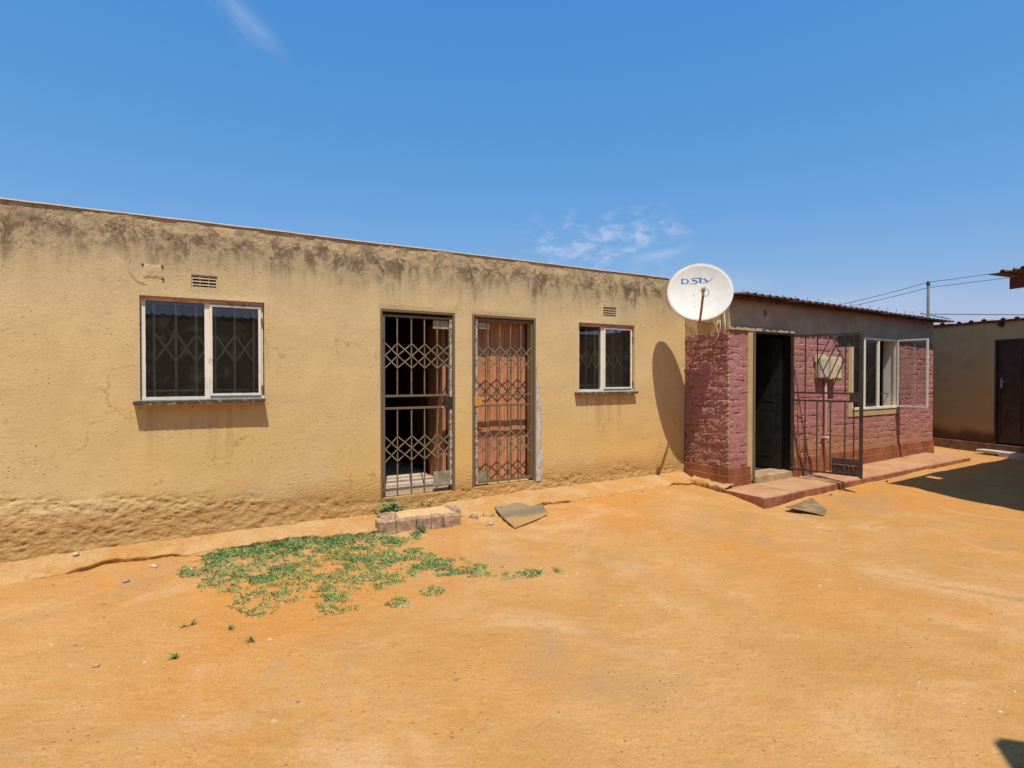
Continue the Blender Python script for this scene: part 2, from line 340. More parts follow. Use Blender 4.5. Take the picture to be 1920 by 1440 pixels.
# ------------------------------------------------------------------ building helpers
WORG = {}
def tag(o, label=None, cat=None, group=None, kind=None):
    if label: o['label'] = label
    if cat: o['category'] = cat
    if group: o['group'] = group
    if kind: o['kind'] = kind
    return o
def empty(name, loc, label, cat, group=None):
    o = bpy.data.objects.new(name, None); col.objects.link(o); o.location = loc; WORG[o.name] = Vector(loc)
    o.empty_display_size = .2
    return tag(o, label, cat, group)
def link_mesh(name, verts, faces, mat, parent=None, smooth=False, org=None, mats=None, fmat=None):
    v = np.asarray(verts, dtype=np.float64).reshape(-1, 3)
    if org is None: org = np.array([(v[:, 0].min()+v[:, 0].max())/2, (v[:, 1].min()+v[:, 1].max())/2, v[:, 2].min()])
    org = np.asarray(org, float)
    me = bpy.data.meshes.new(name); me.from_pydata((v-org).tolist(), [], faces); 
    for m_ in (mats or [mat]): me.materials.append(m_)
    if fmat is not None: me.polygons.foreach_set('material_index', fmat)
    if smooth: me.polygons.foreach_set('use_smooth', [True]*len(me.polygons))
    me.update()
    o = bpy.data.objects.new(name, me); col.objects.link(o)
    pw = WORG[parent.name] if parent else Vector((0, 0, 0))
    o.parent = parent; o.location = Vector(org) - pw; WORG[o.name] = Vector(org)
    return o
def unit(v): v = np.asarray(v, float); return v/np.linalg.norm(v)
class MB:
    def __init__(s): s.v = []; s.f = []
    def add(s, vs, fs):
        b = len(s.v); s.v += [tuple(map(float, q)) for q in vs]; s.f += [tuple(i+b for i in f) for f in fs]; return s
    def hexa(s, p):     # 8 corners: bottom loop 4, top loop 4
        return s.add(p, [(3, 2, 1, 0), (4, 5, 6, 7), (0, 1, 5, 4), (1, 2, 6, 5), (2, 3, 7, 6), (3, 0, 4, 7)])
    def box(s, x0, x1, y0, y1, z0, z1):
        return s.hexa([(x0, y0, z0), (x1, y0, z0), (x1, y1, z0), (x0, y1, z0), (x0, y0, z1), (x1, y0, z1), (x1, y1, z1), (x0, y1, z1)])
    def obox(s, o, a, b, c):   # origin corner and three edge vectors
        o, a, b, c = map(lambda q: np.asarray(q, float), (o, a, b, c))
        return s.hexa([o, o+a, o+a+b, o+b, o+c, o+a+c, o+a+b+c, o+b+c])
    def bar(s, p, q, w, d=None, side=(0, 1, 0)):   # rectangular bar p->q: d along side, w across
        p, q = np.asarray(p, float), np.asarray(q, float); d = w if d is None else d
        t_ = unit(q-p); sd_ = np.asarray(side, float); sd_ = unit(sd_-t_*(sd_@t_)); u = np.cross(t_, sd_)
        o = p-sd_*d/2-u*w/2
        return s.obox(o, u*w, sd_*d, q-p)
    def tube(s, pts, r, n=8, caps=True):
        pts = [np.asarray(q, float) for q in pts]; rs = r if isinstance(r, (list, tuple)) else [r]*len(pts)
        b = len(s.v); ref = np.array([0, 0, 1.0]) if abs(unit(pts[1]-pts[0])[2]) < .9 else np.array([1.0, 0, 0])
        for i, q in enumerate(pts):
            t_ = unit(pts[min(i+1, len(pts)-1)]-pts[max(i-1, 0)]); u = unit(np.cross(t_, ref)); v_ = np.cross(u, t_)
            for k in range(n):
                a = 2*math.pi*k/n; s.v.append(tuple(q+rs[i]*(math.cos(a)*u+math.sin(a)*v_)))
        for i in range(len(pts)-1):
            for k in range(n):
                k2 = (k+1) % n; s.f.append((b+i*n+k, b+i*n+k2, b+(i+1)*n+k2, b+(i+1)*n+k))
        if caps: s.f.append(tuple(b+k for k in range(n))[::-1]); s.f.append(tuple(b+(len(pts)-1)*n+k for k in range(n)))
        return s
    def build(s, name, mat, parent=None, smooth=False, org=None): return link_mesh(name, s.v, s.f, mat, parent, smooth, org)

def bevel(o, w_=.004, seg=2):
    md = o.modifiers.new('bevel', 'BEVEL'); md.width = w_; md.segments = seg; md.limit_method = 'ANGLE'; return o
def fbm(x, y, z=0.0, oct_=4, gain=.5):
    a, s, f = 1, 0, 1
    for _ in range(oct_):
        s += a*mnoise.noise(Vector((x*f, y*f, z*f+_*7.3))); a *= gain; f *= 2.03
    return s
def sstep(x, a, b):
    u = np.clip((x-a)/(b-a), 0, 1); return u*u*(3-2*u)
_rng = np.random.default_rng(11)
_lat = _rng.random((256, 256))*2-1
def vnoise(x, y, oct_=5, gain=.5, seed=0):       # numpy value noise, smooth
    x = np.asarray(x, float)+seed*17.31; y = np.asarray(y, float)+seed*9.77; tot = np.zeros(np.broadcast(x, y).shape); a = 1
    for k in range(oct_):
        xi = np.floor(x).astype(int); yi = np.floor(y).astype(int); fx = x-xi; fy = y-yi
        fx = fx*fx*(3-2*fx); fy = fy*fy*(3-2*fy)
        g = lambda i, j: _lat[(xi+i+k*37) % 256, (yi+j+k*59) % 256]
        tot += a*((g(0, 0)*(1-fx)+g(1, 0)*fx)*(1-fy)+(g(0, 1)*(1-fx)+g(1, 1)*fx)*fy)
        x = x*2.03+.37; y = y*2.03+.71; a *= gain
    return tot
def grid_mesh(name, P, mat, parent=None, mask=None, smooth=True):
    """P: array (ny, nx, 3); mask (ny-1, nx-1) True keeps the cell"""
    ny, nx = P.shape[:2]; idx = np.arange(ny*nx).reshape(ny, nx)
    q = np.stack([idx[:-1, :-1], idx[:-1, 1:], idx[1:, 1:], idx[1:, :-1]], -1)
    q = q[mask] if mask is not None else q.reshape(-1, 4)
    used, inv = np.unique(q, return_inverse=True); q = inv.reshape(-1, 4)
    v = P.reshape(-1, 3)[used]
    org = np.array([(v[:, 0].min()+v[:, 0].max())/2, (v[:, 1].min()+v[:, 1].max())/2, v[:, 2].min()])
    me = bpy.data.meshes.new(name); me.vertices.add(len(v)); me.vertices.foreach_set('co', (v-org).ravel())
    me.loops.add(q.size); me.loops.foreach_set('vertex_index', q.ravel().astype(np.int32))
    me.polygons.add(len(q)); me.polygons.foreach_set('loop_start', np.arange(0, q.size, 4, dtype=np.int32))
    me.polygons.foreach_set('loop_total', np.full(len(q), 4, dtype=np.int32)); me.polygons.foreach_set('use_smooth', np.full(len(q), smooth))
    me.materials.append(mat); me.update(calc_edges=True); me.validate()
    o = bpy.data.objects.new(name, me); col.objects.link(o)
    pw = WORG[parent.name] if parent else Vector((0, 0, 0)); o.parent = parent; o.location = Vector(org)-pw; WORG[o.name] = Vector(org)
    return o

# ------------------------------------------------------------------ ground
_gp = np.array([(-3, -.6, .035), (-1, -.6, .03), (.5, -.5, .03), (1.8, -.8, .0), (3, -1.0, .02), (4.5, -.7, .06), (5.8, -.6, .07), (6.4, -1.0, .01), (6.6, -1.65, -.095), (6.45, -1.3, -.05),
                (8.4, -1.7, -.055), (10, -1.7, -.01), (11.5, -1.7, .02), (13, -1.7, .05), (14.5, -1.4, .07), (15, 0, .07), (13.8, .3, .08), (3, -3.5, .0), (6, -3.8, -.03), (9, -3.2, -.04), (12, -3, .0),
                (0, -3, .0), (0, -6, .0), (5, -6.5, .0), (-3, -4, .01), (10, -6, .0), (1.5, -1.8, 0), (7, .8, .05), (0, .8, .05), (12, 1, .05)])
def gz0(x, y):
    x = np.asarray(x, float); y = np.asarray(y, float); num = 0; den = 0
    for a, b, c in _gp:
        w_ = 1/((x-a)**2+(y-b)**2+.06)**1.8; num = num+w_*c; den = den+w_
    return num/den
def gz(x, y):
    z = gz0(x, y)-.035*np.exp(-((np.asarray(x, float)-6.9)/.8)**2-((np.asarray(y, float)+1.75)/.30)**2)-.02*np.exp(-((np.asarray(x, float)-9)/2.5)**2-((np.asarray(y, float)+1.65)/.25)**2)
    z = z+vnoise(x*.9, y*.9, 4, .5, 1)*.014+vnoise(np.asarray(x)*4.5, np.asarray(y)*4.5, 4, .55, 2)*.0055
    near = sstep(-np.abs(np.asarray(y)+.6), -.7, -.1)*sstep(-np.asarray(x, float), -6.4, -5.6)
    return z+near*vnoise(np.asarray(x)*7, np.asarray(y)*11, 4, .6, 3)*.012
gx = np.concatenate([-np.geomspace(250, 4, 26), np.arange(-3.6, 15.6, .045), np.geomspace(16, 260, 26)])
gy = np.concatenate([-np.geomspace(250, 9, 22), np.arange(-8.4, .6, .045), np.geomspace(1, 300, 28)])
GX, GY = np.meshgrid(gx, gy)
GZ = gz(GX, GY)
inside = (GX > -3.4) & (GX < 13.2) & (GY > .02) & (GY < 5.5)
GZ = np.where(inside, -.12, GZ)
ground = grid_mesh('ground', np.stack([GX, GY, GZ], -1), GROUND)
tag(ground, 'orange sandy yard swept bare in front of the houses', kind='structure')

# ------------------------------------------------------------------ concrete apron along the tan house
_lx = [-3.6, -1.27, -1.02, -.85, -.67, -.45, 0, .2, .55, .96, 1.3, 1.62, 1.74, 2.0, 2.6, 2.75, 3.03, 3.4, 3.9, 4.2, 4.49, 5.0, 5.5, 6.0, 6.47, 6.79]
_ly = [-.42, -.44, -.45, -.40, -.36, -.36, -.34, -.35, -.36, -.35, -.40, -.50, -.46, -.22, -.2, -.30, -.42, -.44, -.46, -.46, -.45, -.40, -.36, -.33, -.31, -.30]
ax = np.arange(-3.5, 6.795, .02)
lip = np.interp(ax, _lx, _ly)+vnoise(ax*3, ax*0, 4, .6, 5)*.035+vnoise(ax*19, ax*0, 3, .6, 6)*.012
base_z = np.interp(ax, [-3, -1.3, -.4, 1.8, 2.9, 4, 6.8], [.09, .10, .125, .115, .165, .165, .19])
_exp = sstep(vnoise(ax*1.6, ax*0, 3, .55, 12), -.12, .30)*.032+.035*np.exp(-((ax-1.45)/.35)**2)+.012*np.exp(-((ax+.75)/.35)**2)+.006
lip_z = gz(ax, lip)+_exp
rows = []
for k in range(17):
    u = k/16; yy = .12+(lip-.12)*u
    zz = base_z+(lip_z-base_z)*(u**1.3)+vnoise(ax*6, yy*6, 4, .55, 7)*.010
    if k == 16: zz = zz-.006
    rows.append(np.stack([ax, yy, zz], -1))
for d, dz in ((.004, -.02), (.025, -.045), (.035, -.16)):        # the broken lip, undercut
    rows.append(np.stack([ax, lip+d+vnoise(ax*14, ax*0+d*40, 3, .6, 8)*.012, lip_z+dz], -1))
apron = grid_mesh('concrete_apron', np.stack(rows, 0), APRON)
tag(apron, 'sandy broken concrete apron strip along the foot of the tan house', kind='structure')
# rubble strip below the side wall of the pink house
ry = np.arange(-.92, -.20, .02); rxe = 6.63+vnoise(ry*4, ry*0, 4, .6, 9)*.035; rows = []
for k in range(9):
    u = k/8; xx = 6.83+(rxe-6.83)*u; rows.append(np.stack([xx, ry, .105+.05*(ry+.9)-.045*u+vnoise(xx*11+ry*4, ry*6-xx*3, 5, .68, 10)*.016], -1))
rows.append(np.stack([rxe+.02, ry, ry*0+.01], -1)); rows.append(np.stack([rxe+.05, ry, ry*0-.12], -1))
rub = grid_mesh('rubble_apron', np.stack(rows, 0)[:, ::-1], APRON)
tag(rub, 'crumbling rubble footing below the side wall of the pink brick house', kind='structure')

# ------------------------------------------------------------------ tan plastered house
HX0, HX1 = -3.5, 6.8
house = empty('plastered_house', (2, 0, .1), 'long flat-roofed tan plastered house with two barred windows and two security gates', 'house')
OPEN = [(-.372, .690, 1.415, 2.41), (1.895, 2.822, .262, 2.428), (3.055, 3.992, .275, 2.428), (4.70, 5.735, 1.43, 2.405)]
VENTS = [(.045, .267, 2.515, 2.64), (5.14, 5.37, 2.517, 2.655)]
def lines(a, b, st, musts):
    g = np.arange(a, b+st*.5, st); g[-1] = b
    for m_ in musts: g[np.argmin(abs(g-m_))] = m_
    return np.unique(g)
wx = lines(HX0, HX1, .0125, [o[i] for o in OPEN+VENTS for i in (0, 1)])
_low = np.arange(-.15, .70, .0095); _up = np.arange(.70, 3.171, .0165); _up[-1] = 3.17; wz = np.concatenate([_low, _up])
for m_ in ( sorted({round(o[i], 4) for o in OPEN+VENTS for i in (2, 3)})): wz[np.argmin(abs(wz-m_))] = m_
wz = np.unique(wz)
WX, WZ = np.meshgrid(wx, wz)
def terr(n, k):
    u = n*k; f = np.floor(u); return (f+sstep(u-f, .0, .45))/k
cxm = (wx[:-1]+wx[1:])/2; czm = (wz[:-1]+wz[1:])/2; CX, CZ = np.meshgrid(cxm, czm)
mask = np.ones(CX.shape, bool); prox = np.full(WX.shape, 9.0)
for a, b, c, d in OPEN+VENTS:
    mask &= ~((CX > a) & (CX < b) & (CZ > c) & (CZ < d))
    dx = np.maximum(np.maximum(a-WX, WX-b), 0); dz = np.maximum(np.maximum(c-WZ, WZ-d), 0); prox = np.minimum(prox, np.hypot(dx, dz))
hgt = vnoise(WX*.9, WZ*.9, 3, .5, 20)*.008+vnoise(WX*5, WZ*6, 4, .55, 21)*.0013
thr = np.interp(WX, [-3.5, -1.3, 0, 1.0, 1.8, 2.9, 4.2, 5.4, 6.8], [.62, .60, .50, .34, .26, .24, .33, .34, .26])+vnoise(WX*2.2, WZ*1.5, 4, .6, 22)*.075
ero = sstep(-WZ, -thr-.05, -thr+.05)
lump = vnoise(WX*10, WZ*14, 5, .66, 23)
rid = 1-np.abs(vnoise(WX*9.5, WZ*16, 4, .6, 24))*1.6
hgt = hgt+ero*(-.007+.0085*terr(lump, 3.2)+.005*np.clip(rid, -1, 1)+.014*sstep(-WZ, -.26, -.1))
flake = sstep(vnoise(WX*4, WZ*5.5, 5, .62, 25), .02, .09)*sstep(WZ, 2.86, 3.0)
hgt = hgt-flake*.0065
near_r = sstep(WX, 6.55, 6.8)*0
hgt *= sstep(prox, 0, .05)*.9+.1
WYs = -hgt
topz = 3.165+.004*vnoise(wx*1.2, wx*0, 4, .6, 26)+.02*(wx-2)/5
scl = np.where(WZ > 2.6, 1+(topz[None, :]-3.17)/.57*(WZ-2.6)/np.maximum(WZ-2.6+1e-6, 1e-6)*1.0, 1)
WZ2 = np.where(WZ > 2.6, 2.6+(WZ-2.6)*(topz[None, :]-2.6)/(3.17-2.6), WZ)
cut = (CX > 6.46) & (CZ > 2.98)
mask &= ~cut
wall = grid_mesh('wall', np.stack([WX, WYs, WZ2], -1), PLASTER, house, mask)
# reveals, wall body, coping
for a, b, c, d in OPEN:
    D = .22
    MB().add([(a, 0, c), (a, D, c), (a, D, d), (a, 0, d), (b, 0, c), (b, D, c), (b, D, d), (b, 0, d)],
             [(0, 1, 2, 3), (7, 6, 5, 4), (3, 2, 6, 7), (4, 5, 1, 0)]).build('reveal', PLASTER, house)
inn = MB()   # inner leaf with the same openings, closes rooms off
xs = [HX0, OPEN[0][0], OPEN[0][1], OPEN[1][0], OPEN[1][1], OPEN[2][0], OPEN[2][1], OPEN[3][0], OPEN[3][1], HX1]
for i in range(0, 9, 2): inn.box(xs[i], xs[i+1], .222, .262, .27, 2.95)
for a, b, c, d in OPEN:
    inn.box(a, b, .222, .262, d, 2.95)
    if c > .5: inn.box(a, b, .222, .262, .27, c)
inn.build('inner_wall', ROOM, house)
cp = MB()
for i in range(len(wx)-1):
    if wx[i] < 6.45:
        z0, z1 = topz[i], topz[i+1]
        cp.add([(wx[i], -.002, z0-.001), (wx[i+1], -.002, z1-.001), (wx[i+1], .22, z1+.006), (wx[i], .22, z0+.006)], [(0, 1, 2, 3)])
cp.box(HX0, 6.45, .22, .26, 2.7, 3.16)
for i in range(len(wx)-1):
    if wx[i] < 6.45:
        z0, z1 = topz[i], topz[i+1]; cp.add([(wx[i], -.012, z0-.010), (wx[i+1], -.012, z1-.010), (wx[i+1], -.012, z1+.001), (wx[i], -.012, z0+.001)], [(0, 1, 2, 3)])
        cp.add([(wx[i], -.012, z0+.001), (wx[i+1], -.012, z1+.001), (wx[i+1], -.002, z1+.001), (wx[i], -.002, z0+.001)], [(0, 1, 2, 3)])
cp.box(6.448, 6.46, -.0, .25, 2.9, 3.19); cp.box(6.461, 6.8, .004, .25, 2.9, 2.985)
cp.build('coping', PARAPET, house)
rf = MB(); rf.box(HX0, HX1, .262, 5.4, 2.86, 2.93); rf.build('roof', ZINCDARK, house)
rm = MB(); rm.box(HX0, HX1, .262, 5.4, .20, .30); rm.box(1.93, 2.79, .13, 5.1, .2, .345); rm.build('floor_slab', FLOORIN, house)
bw = MB(); bw.box(HX0, HX1, 5.2, 5.4, .262, 2.86); bw.box(HX0-.15, HX0-.001, 0, 5.4, .0, 3.1)
bw.box(6.802, 6.95, 0.262, 5.4, .0, 2.86); bw.build('back_wall', ROOM, house)
for xp in (1.45, 3.0, 4.35):
    MB().box(xp-.035, xp+.035, .263, 5.19, .262, 2.86).build('partition_wall', ROOM, house)
# the wall's filler patch, screw holes and arc scratches left of the airbrick
pt = MB()
N = 14
pv = []
for j in range(10):
    for i in range(N):
        u, v = i/(N-1), j/9; e = min(u, 1-u, v, 1-v)
        pv.append((-.352+.17*u+.012*fbm(u*5, v*5, 3), -.001-.007*min(1, e*7)-.004*fbm(u*4, v*4), 2.572+.128*v+.004*fbm(u*5, v*5, 9)))
pt.add(pv, [(j*N+i, j*N+i+1, (j+1)*N+i+1, (j+1)*N+i) for j in range(9) for i in range(N-1)])
pt.build('plaster_patch', PLASTER, house, True)
for (hx_, hz_) in ((-.345, 2.694), (-.19, 2.69), (-.185, 2.572)):
    MB().tube([(hx_, -.014, hz_), (hx_, -.004, hz_)], .009, 8).build('wall_plug', VOID, house)
for rr_, a0, a1 in ((.155, 150, 268), (.142, 175, 262)):
    pts = [(-.30+rr_*math.cos(rad(a)), -.006, 2.665+rr_*math.sin(rad(a))) for a in range(a0, a1, 8)]
    MB().tube([np.array(q)+(0, .004, 0) for q in pts], .0045, 5).build('scratch_ridge', PLASTER, house, True)
# white filler strip right of the second gate
pv = []; nz_ = 60
for j in range(nz_+1):
    v = j/nz_; z = .27+1.55*v
    l = 3.996; wdt = .075*(1-sstep(v, .55, 1.0))*(1+.5*fbm(z*7, 1))+.008+.030*max(0, 1-abs(z-.62)/.10)+.006*fbm(z*40, 4)
    for i in range(7):
        u = i/6; pv.append((l+wdt*u+.004*fbm(u*3, z*15), -.010-.006*math.sin(min(1, u*1.1)*math.pi)-.003*fbm(u*6, z*20), z))
MB().add(pv, [(j*7+i, j*7+i+1, (j+1)*7+i+1, (j+1)*7+i) for j in range(nz_) for i in range(6)]).build('filler_strip', PAINTPATCH, house, True)

# airbricks
for k, (a, b, c, d) in enumerate(VENTS):
    f = MB(); e = .012
    f.box(a, b, .012, .03, c, c+e); f.box(a, b, .012, .03, d-e, d); f.box(a, a+e, .012, .03, c+e, d-e); f.box(b-e, b, .012, .03, c+e, d-e)
    vt = f.build('airbrick', AIRB, house)
    nrow = 4
    for r_ in range(1, nrow): 
        z = c+(d-c)*r_/nrow; MB().box(a+e, b-e, .006, .03, z-.006, z+.006).build('airbrick_slat', AIRB, vt)
    for q in range(1, 3 if k == 0 else 4):
        x = a+(b-a)*q/(3 if k == 0 else 4); MB().box(x-.005, x+.005, .0155, .0305, c+e, d-e).build('airbrick_slat', AIRB, vt)
    MB().box(a, b, .06, .07, c, d).build('cavity', VOID, vt)

# windows of the tan house ------------------------------------------------
def jbar(m, p, q, w_, d_, side=(0, 1, 0), n=10, amp=.002, seed=0):   # slightly wavy painted bar
    p, q = np.asarray(p, float), np.asarray(q, float)
    for i in range(n):
        a = p+(q-p)*i/n; b = p+(q-p)*(i+1)/n
        m.bar(a, b, w_+amp*mnoise.noise(Vector((i*.9+seed, 3.1, 0)))*2, d_, side)
def tan_window(a, b, c, d, mull, seed, barx, zt):
    Y = .07
    fr = MB(); w_ = .036
    jbar(fr, (a+w_/2+.006, Y, c+.03), (a+w_/2+.006, Y, d-.03), w_, .05, n=14, seed=seed)
    jbar(fr, (b-w_/2-.01, Y, c+.03), (b-w_/2-.01, Y, d-.03), w_, .05, n=14, seed=seed+5)
    jbar(fr, (mull, Y, c+.03), (mull, Y, d-.03), .042, .056, n=14, seed=seed+9)
    jbar(fr, (a, Y-.002, c+.028), (b, Y-.002, c+.028), .036, .06, n=16, seed=seed+3)
    win = fr.build('window', WHITE, house)
    hd = MB(); jbar(hd, (a, Y-.001, d-.02), (b, Y-.001, d-.02), .038, .055, n=16, seed=seed+7); hd.build('head_rail', ORANGEHEAD, win)
    # opening casement on the right
    cs = MB(); x0, x1, z0, z1 = mull+.022, b-.03, c+.05, d-.042; cw = .024; yc = Y-.034
    jbar(cs, (x0+cw/2, yc, z0), (x0+cw/2, yc, z1), cw, .02, n=12, seed=seed+1); jbar(cs, (x1-cw/2, yc, z0), (x1-cw/2, yc, z1), cw, .02, n=12, seed=seed+2)
    jbar(cs, (x0, yc-.001, z0+cw/2), (x1, yc-.001, z0+cw/2), cw, .021, n=10, seed=seed+4)
    cs.build('casement', WHITE, win); MB().bar((x0, yc-.002, z1-cw/2), (x1, yc-.002, z1-cw/2), cw, .02).build('casement_head', ORANGEHEAD, win)
    for zh in (c+.13, d-.18): MB().box(b-.03, b-.008, yc-.022, yc-.008, zh-.022, zh+.022).build('hinge', RUST, win)
    MB().box(a+.04, mull-.02, Y-.002, Y+.002, c+.045, d-.036).build('pane', GLASS, win)
    MB().box(x0+cw, x1-cw, yc-.002, yc+.002, z0+cw, z1-cw).build('pane', GLASS, win)
    for xh in ((x0+x1)/2+.04,):
        st = MB(); st.tube([(xh, Y+.03, c+.06), (xh, Y+.03, c+.125)], .005, 6); st.tube([(xh-.06, Y+.03, c+.063), (xh+.09, Y+.03, c+.063)], .005, 6); st.build('stay', WINBAR, win)
    # burglar bars behind the glass
    yb = .135
    for x in barx: MB().bar((x, yb, c+.03), (x, yb, d-.0), .022, .012).build('burglar_bar', WINBAR, win)
    for z in (c+.105, d-.05): MB().bar((a+.02, yb+.014, z), (b-.02, yb+.014, z), .02, .012).build('burglar_bar', WINBAR, win)
    step_ = barx[1]-barx[0]
    for i in range(len(barx)-1):
        x0_, x1_ = barx[i]+.008, barx[i+1]-.004
        if i == len(barx)//2-1 and False: continue
        MB().bar((x0_, yb-.013, zt), (x1_, yb-.013, zt-.255), .019, .006).build('trellis_bar', WINBAR, win)
        MB().bar((x0_, yb-.021, zt-.255), (x1_, yb-.021, zt), .019, .006).build('trellis_bar', WINBAR, win)
    return win
w1 = tan_window(*OPEN[0], .176, 1, [-.266, -.087, .085, .250, .425, .603], 2.065)
tag(w1, 'left window with chipped white frame and dusty glass')
w2 = tan_window(*OPEN[3], 5.152, 40, [4.76, 4.93, 5.09, 5.26, 5.43, 5.60], 2.04)
tag(w2, 'right, smaller looking window with chipped white frame')
def sill(x0, x1, zt, th, y0, seed):
    n = 46; m = MB(); vs = []
    for i in range(n+1):
        x = x0+(x1-x0)*i/n; j = mnoise.noise(Vector((i*.8, seed, 0)))*.006; k = mnoise.noise(Vector((i*1.3, seed, 5)))*.004
        if seed == 1 and i < n*.53: k -= .003
        vs += [(x, .10, zt+.006), (x, y0+j, zt+k*.4), (x, y0+j+.002, zt-th+k), (x, .0, zt-th+k)]
    fs = []
    for i in range(n):
        for q in range(4):
            r_ = (q+1) % 4; fs.append((i*4+q, i*4+r_, i*4+4+r_, i*4+4+q))
    fs += [(3, 2, 1, 0), tuple(n*4+q for q in range(4))]
    m.add(vs, fs); return m
sill(-.42, .685, 1.428, .032, -.117, 1).build('sill', SLATE, w1)
sill(4.63, 5.74, 1.437, .032, -.075, 2).build('sill', SLATE, w2)

# security gates ------------------------------------------------------------
def trellis(mb_list, xs_, z0, z1, y, w_=.014, t_=.005):
    zm = (z0+z1)/2
    for i in range(len(xs_)-1):
        a, b = xs_[i], xs_[i+1]
        for (p, q, yy) in (((a, z0), (b, zm), y), ((a, zm), (b, z0), y-.006), ((a, zm), (b, z1), y), ((a, z1), (b, zm), y-.006)):
            mb_list.append(MB().bar((p[0], yy, p[1]), (q[0], yy, q[1]), w_, t_))
def gate(lx0, lx1, z0, z1, bars, mids, lat, fx0, fx1, fz0, fz1, chipside):
    Y = .045
    df = MB(); fw_ = .028          # steel door frame fixed in the opening
    df.box(fx0, fx0+fw_, .0, .10, fz0, fz1); df.box(fx1-fw_, fx1, .0, .10, fz0, fz1); df.box(fx0+fw_, fx1-fw_, .002, .098, fz1-fw_, fz1)
    door_frame = df.build('door_frame', STEEL, house); bevel(door_frame, .004)
    g = MB(); s_ = .03
    g.box(lx0+s_, lx1-s_, Y-.014, Y+.014, z1-s_, z1)
    gt = g.build('security_gate', STEEL, house); bevel(gt, .003)
    for za, zb in [(z0, z0+s_)]+[(m_-.013, m_+.013) for m_ in mids]: bevel(MB().box(lx0+s_, lx1-s_, Y-.014, Y+.014, za, zb).build('gate_rail', STEEL, gt), .003)
    for side_, x in (('L', lx0), ('R', lx1-s_)):
        o = MB().box(x, x+s_, Y-.016, Y+.016, z0, z1).build('gate_stile', CHIP if side_ == chipside else STEEL, gt); bevel(o, .003)
    for x in bars:
        MB().bar((x, Y, z0+s_), (x, Y, mids[0]-.0125), .013).build('gate_bar', BARPAINT, gt)
        MB().bar((x, Y, mids[1]+.0125), (x, Y, z1-s_), .013).build('gate_bar', BARPAINT, gt)
    L = []; allx = [lx0+s_]+list(bars)+[lx1-s_]
    for (a, b) in lat: trellis(L, allx, a, b, Y-.012)
    for m_ in L: m_.build('trellis_bar', BARPAINT, gt)
    return gt
g1 = gate(1.93, 2.795, .335, 2.372, [2.108, 2.280, 2.443, 2.605], [1.287, 1.430], [(1.755, 2.04), (.675, .96)], 1.896, 2.821, .265, 2.427, 'R')
tag(g1, 'left security gate with a grey lock plate, room open behind it')
MB().box(2.565, 2.768, .070, .074, 2.235, 2.335).build('gate_plate', PLATEBLUE, g1); MB().box(2.548, 2.765, .022, .026, .345, .515).build('gate_plate', PLATE, g1)
MB().box(2.690, 2.806, .018, .066, 1.275, 1.41).build('lock_box', DARKSTEEL, g1); MB().box(2.665, 2.69, .03, .042, 1.283, 1.293).build('lock_bolt', WHITE2, g1)
for zh in (2.13, .48): MB().tube([(1.925, .012, zh-.04), (1.925, .012, zh+.04)], .012, 8).build('hinge', RUST, g1)
g2 = gate(3.115, 3.962, .31, 2.385, [3.297, 3.467, 3.629, 3.787], [1.290, 1.424], [(1.745, 2.035), (.665, .95)], 3.062, 3.990, .262, 2.427, 'L')
tag(g2, 'right security gate with an orange lock plate, plank door shut behind it')
MB().box(3.14, 3.335, .064, .068, 2.262, 2.335).build('gate_plate', PLATEBLUE, g2); MB().box(3.118, 3.325, .06, .064, .335, .46).build('gate_plate', PLATE, g2)
MB().box(3.072, 3.19, .016, .066, 1.29, 1.412).build('lock_box', ORANGE, g2); MB().box(3.195, 3.235, .03, .04, 1.37, 1.38).build('lock_bolt', WHITE2, g2)
for zh in (2.13, .45): MB().tube([(3.972, .012, zh-.04), (3.972, .012, zh+.04)], .012, 8).build('hinge', RUST, g2)
# plank door closed behind the right gate
dl = MB(); dl.box(3.085, 3.975, .245, .262, .275, 2.42); pd_ = dl.build('plank_door', PLANK, house)
nb = 8
for i in range(nb):
    a = 3.09+(3.97-3.09)*i/nb
    bevel(MB().box(a+.002, 3.09+(3.97-3.09)*(i+1)/nb-.002, .222+.003*(i % 3), .2445, .30, 2.40).build('plank', PLANK, pd_), .003)
# plank door standing open inside the left doorway, hinged at the right jamb
od = np.array([math.sin(rad(9)), math.cos(rad(9))]); on = np.array([od[1], -od[0]]); oo = np.array([2.775, .275])
def lbox(m, o_, d_, n_, u0, u1, t0, t1, z0, z1):
    P = lambda u, t__, z: (o_[0]+d_[0]*u+n_[0]*t__, o_[1]+d_[1]*u+n_[1]*t__, z)
    return m.hexa([P(u0, t0, z0), P(u1, t0, z0), P(u1, t1, z0), P(u0, t1, z0), P(u0, t0, z1), P(u1, t0, z1), P(u1, t1, z1), P(u0, t1, z1)])
po = lbox(MB(), oo, od, on, 0, .84, .022, .04, .29, 2.38).build('open_plank_door', PLANK, house)
for i in range(8):
    bevel(lbox(MB(), oo, od, on, .84*i/8+.002, .84*(i+1)/8-.002, .002*(i % 2), .0215, .30, 2.36).build('plank', PLANK, po), .003)

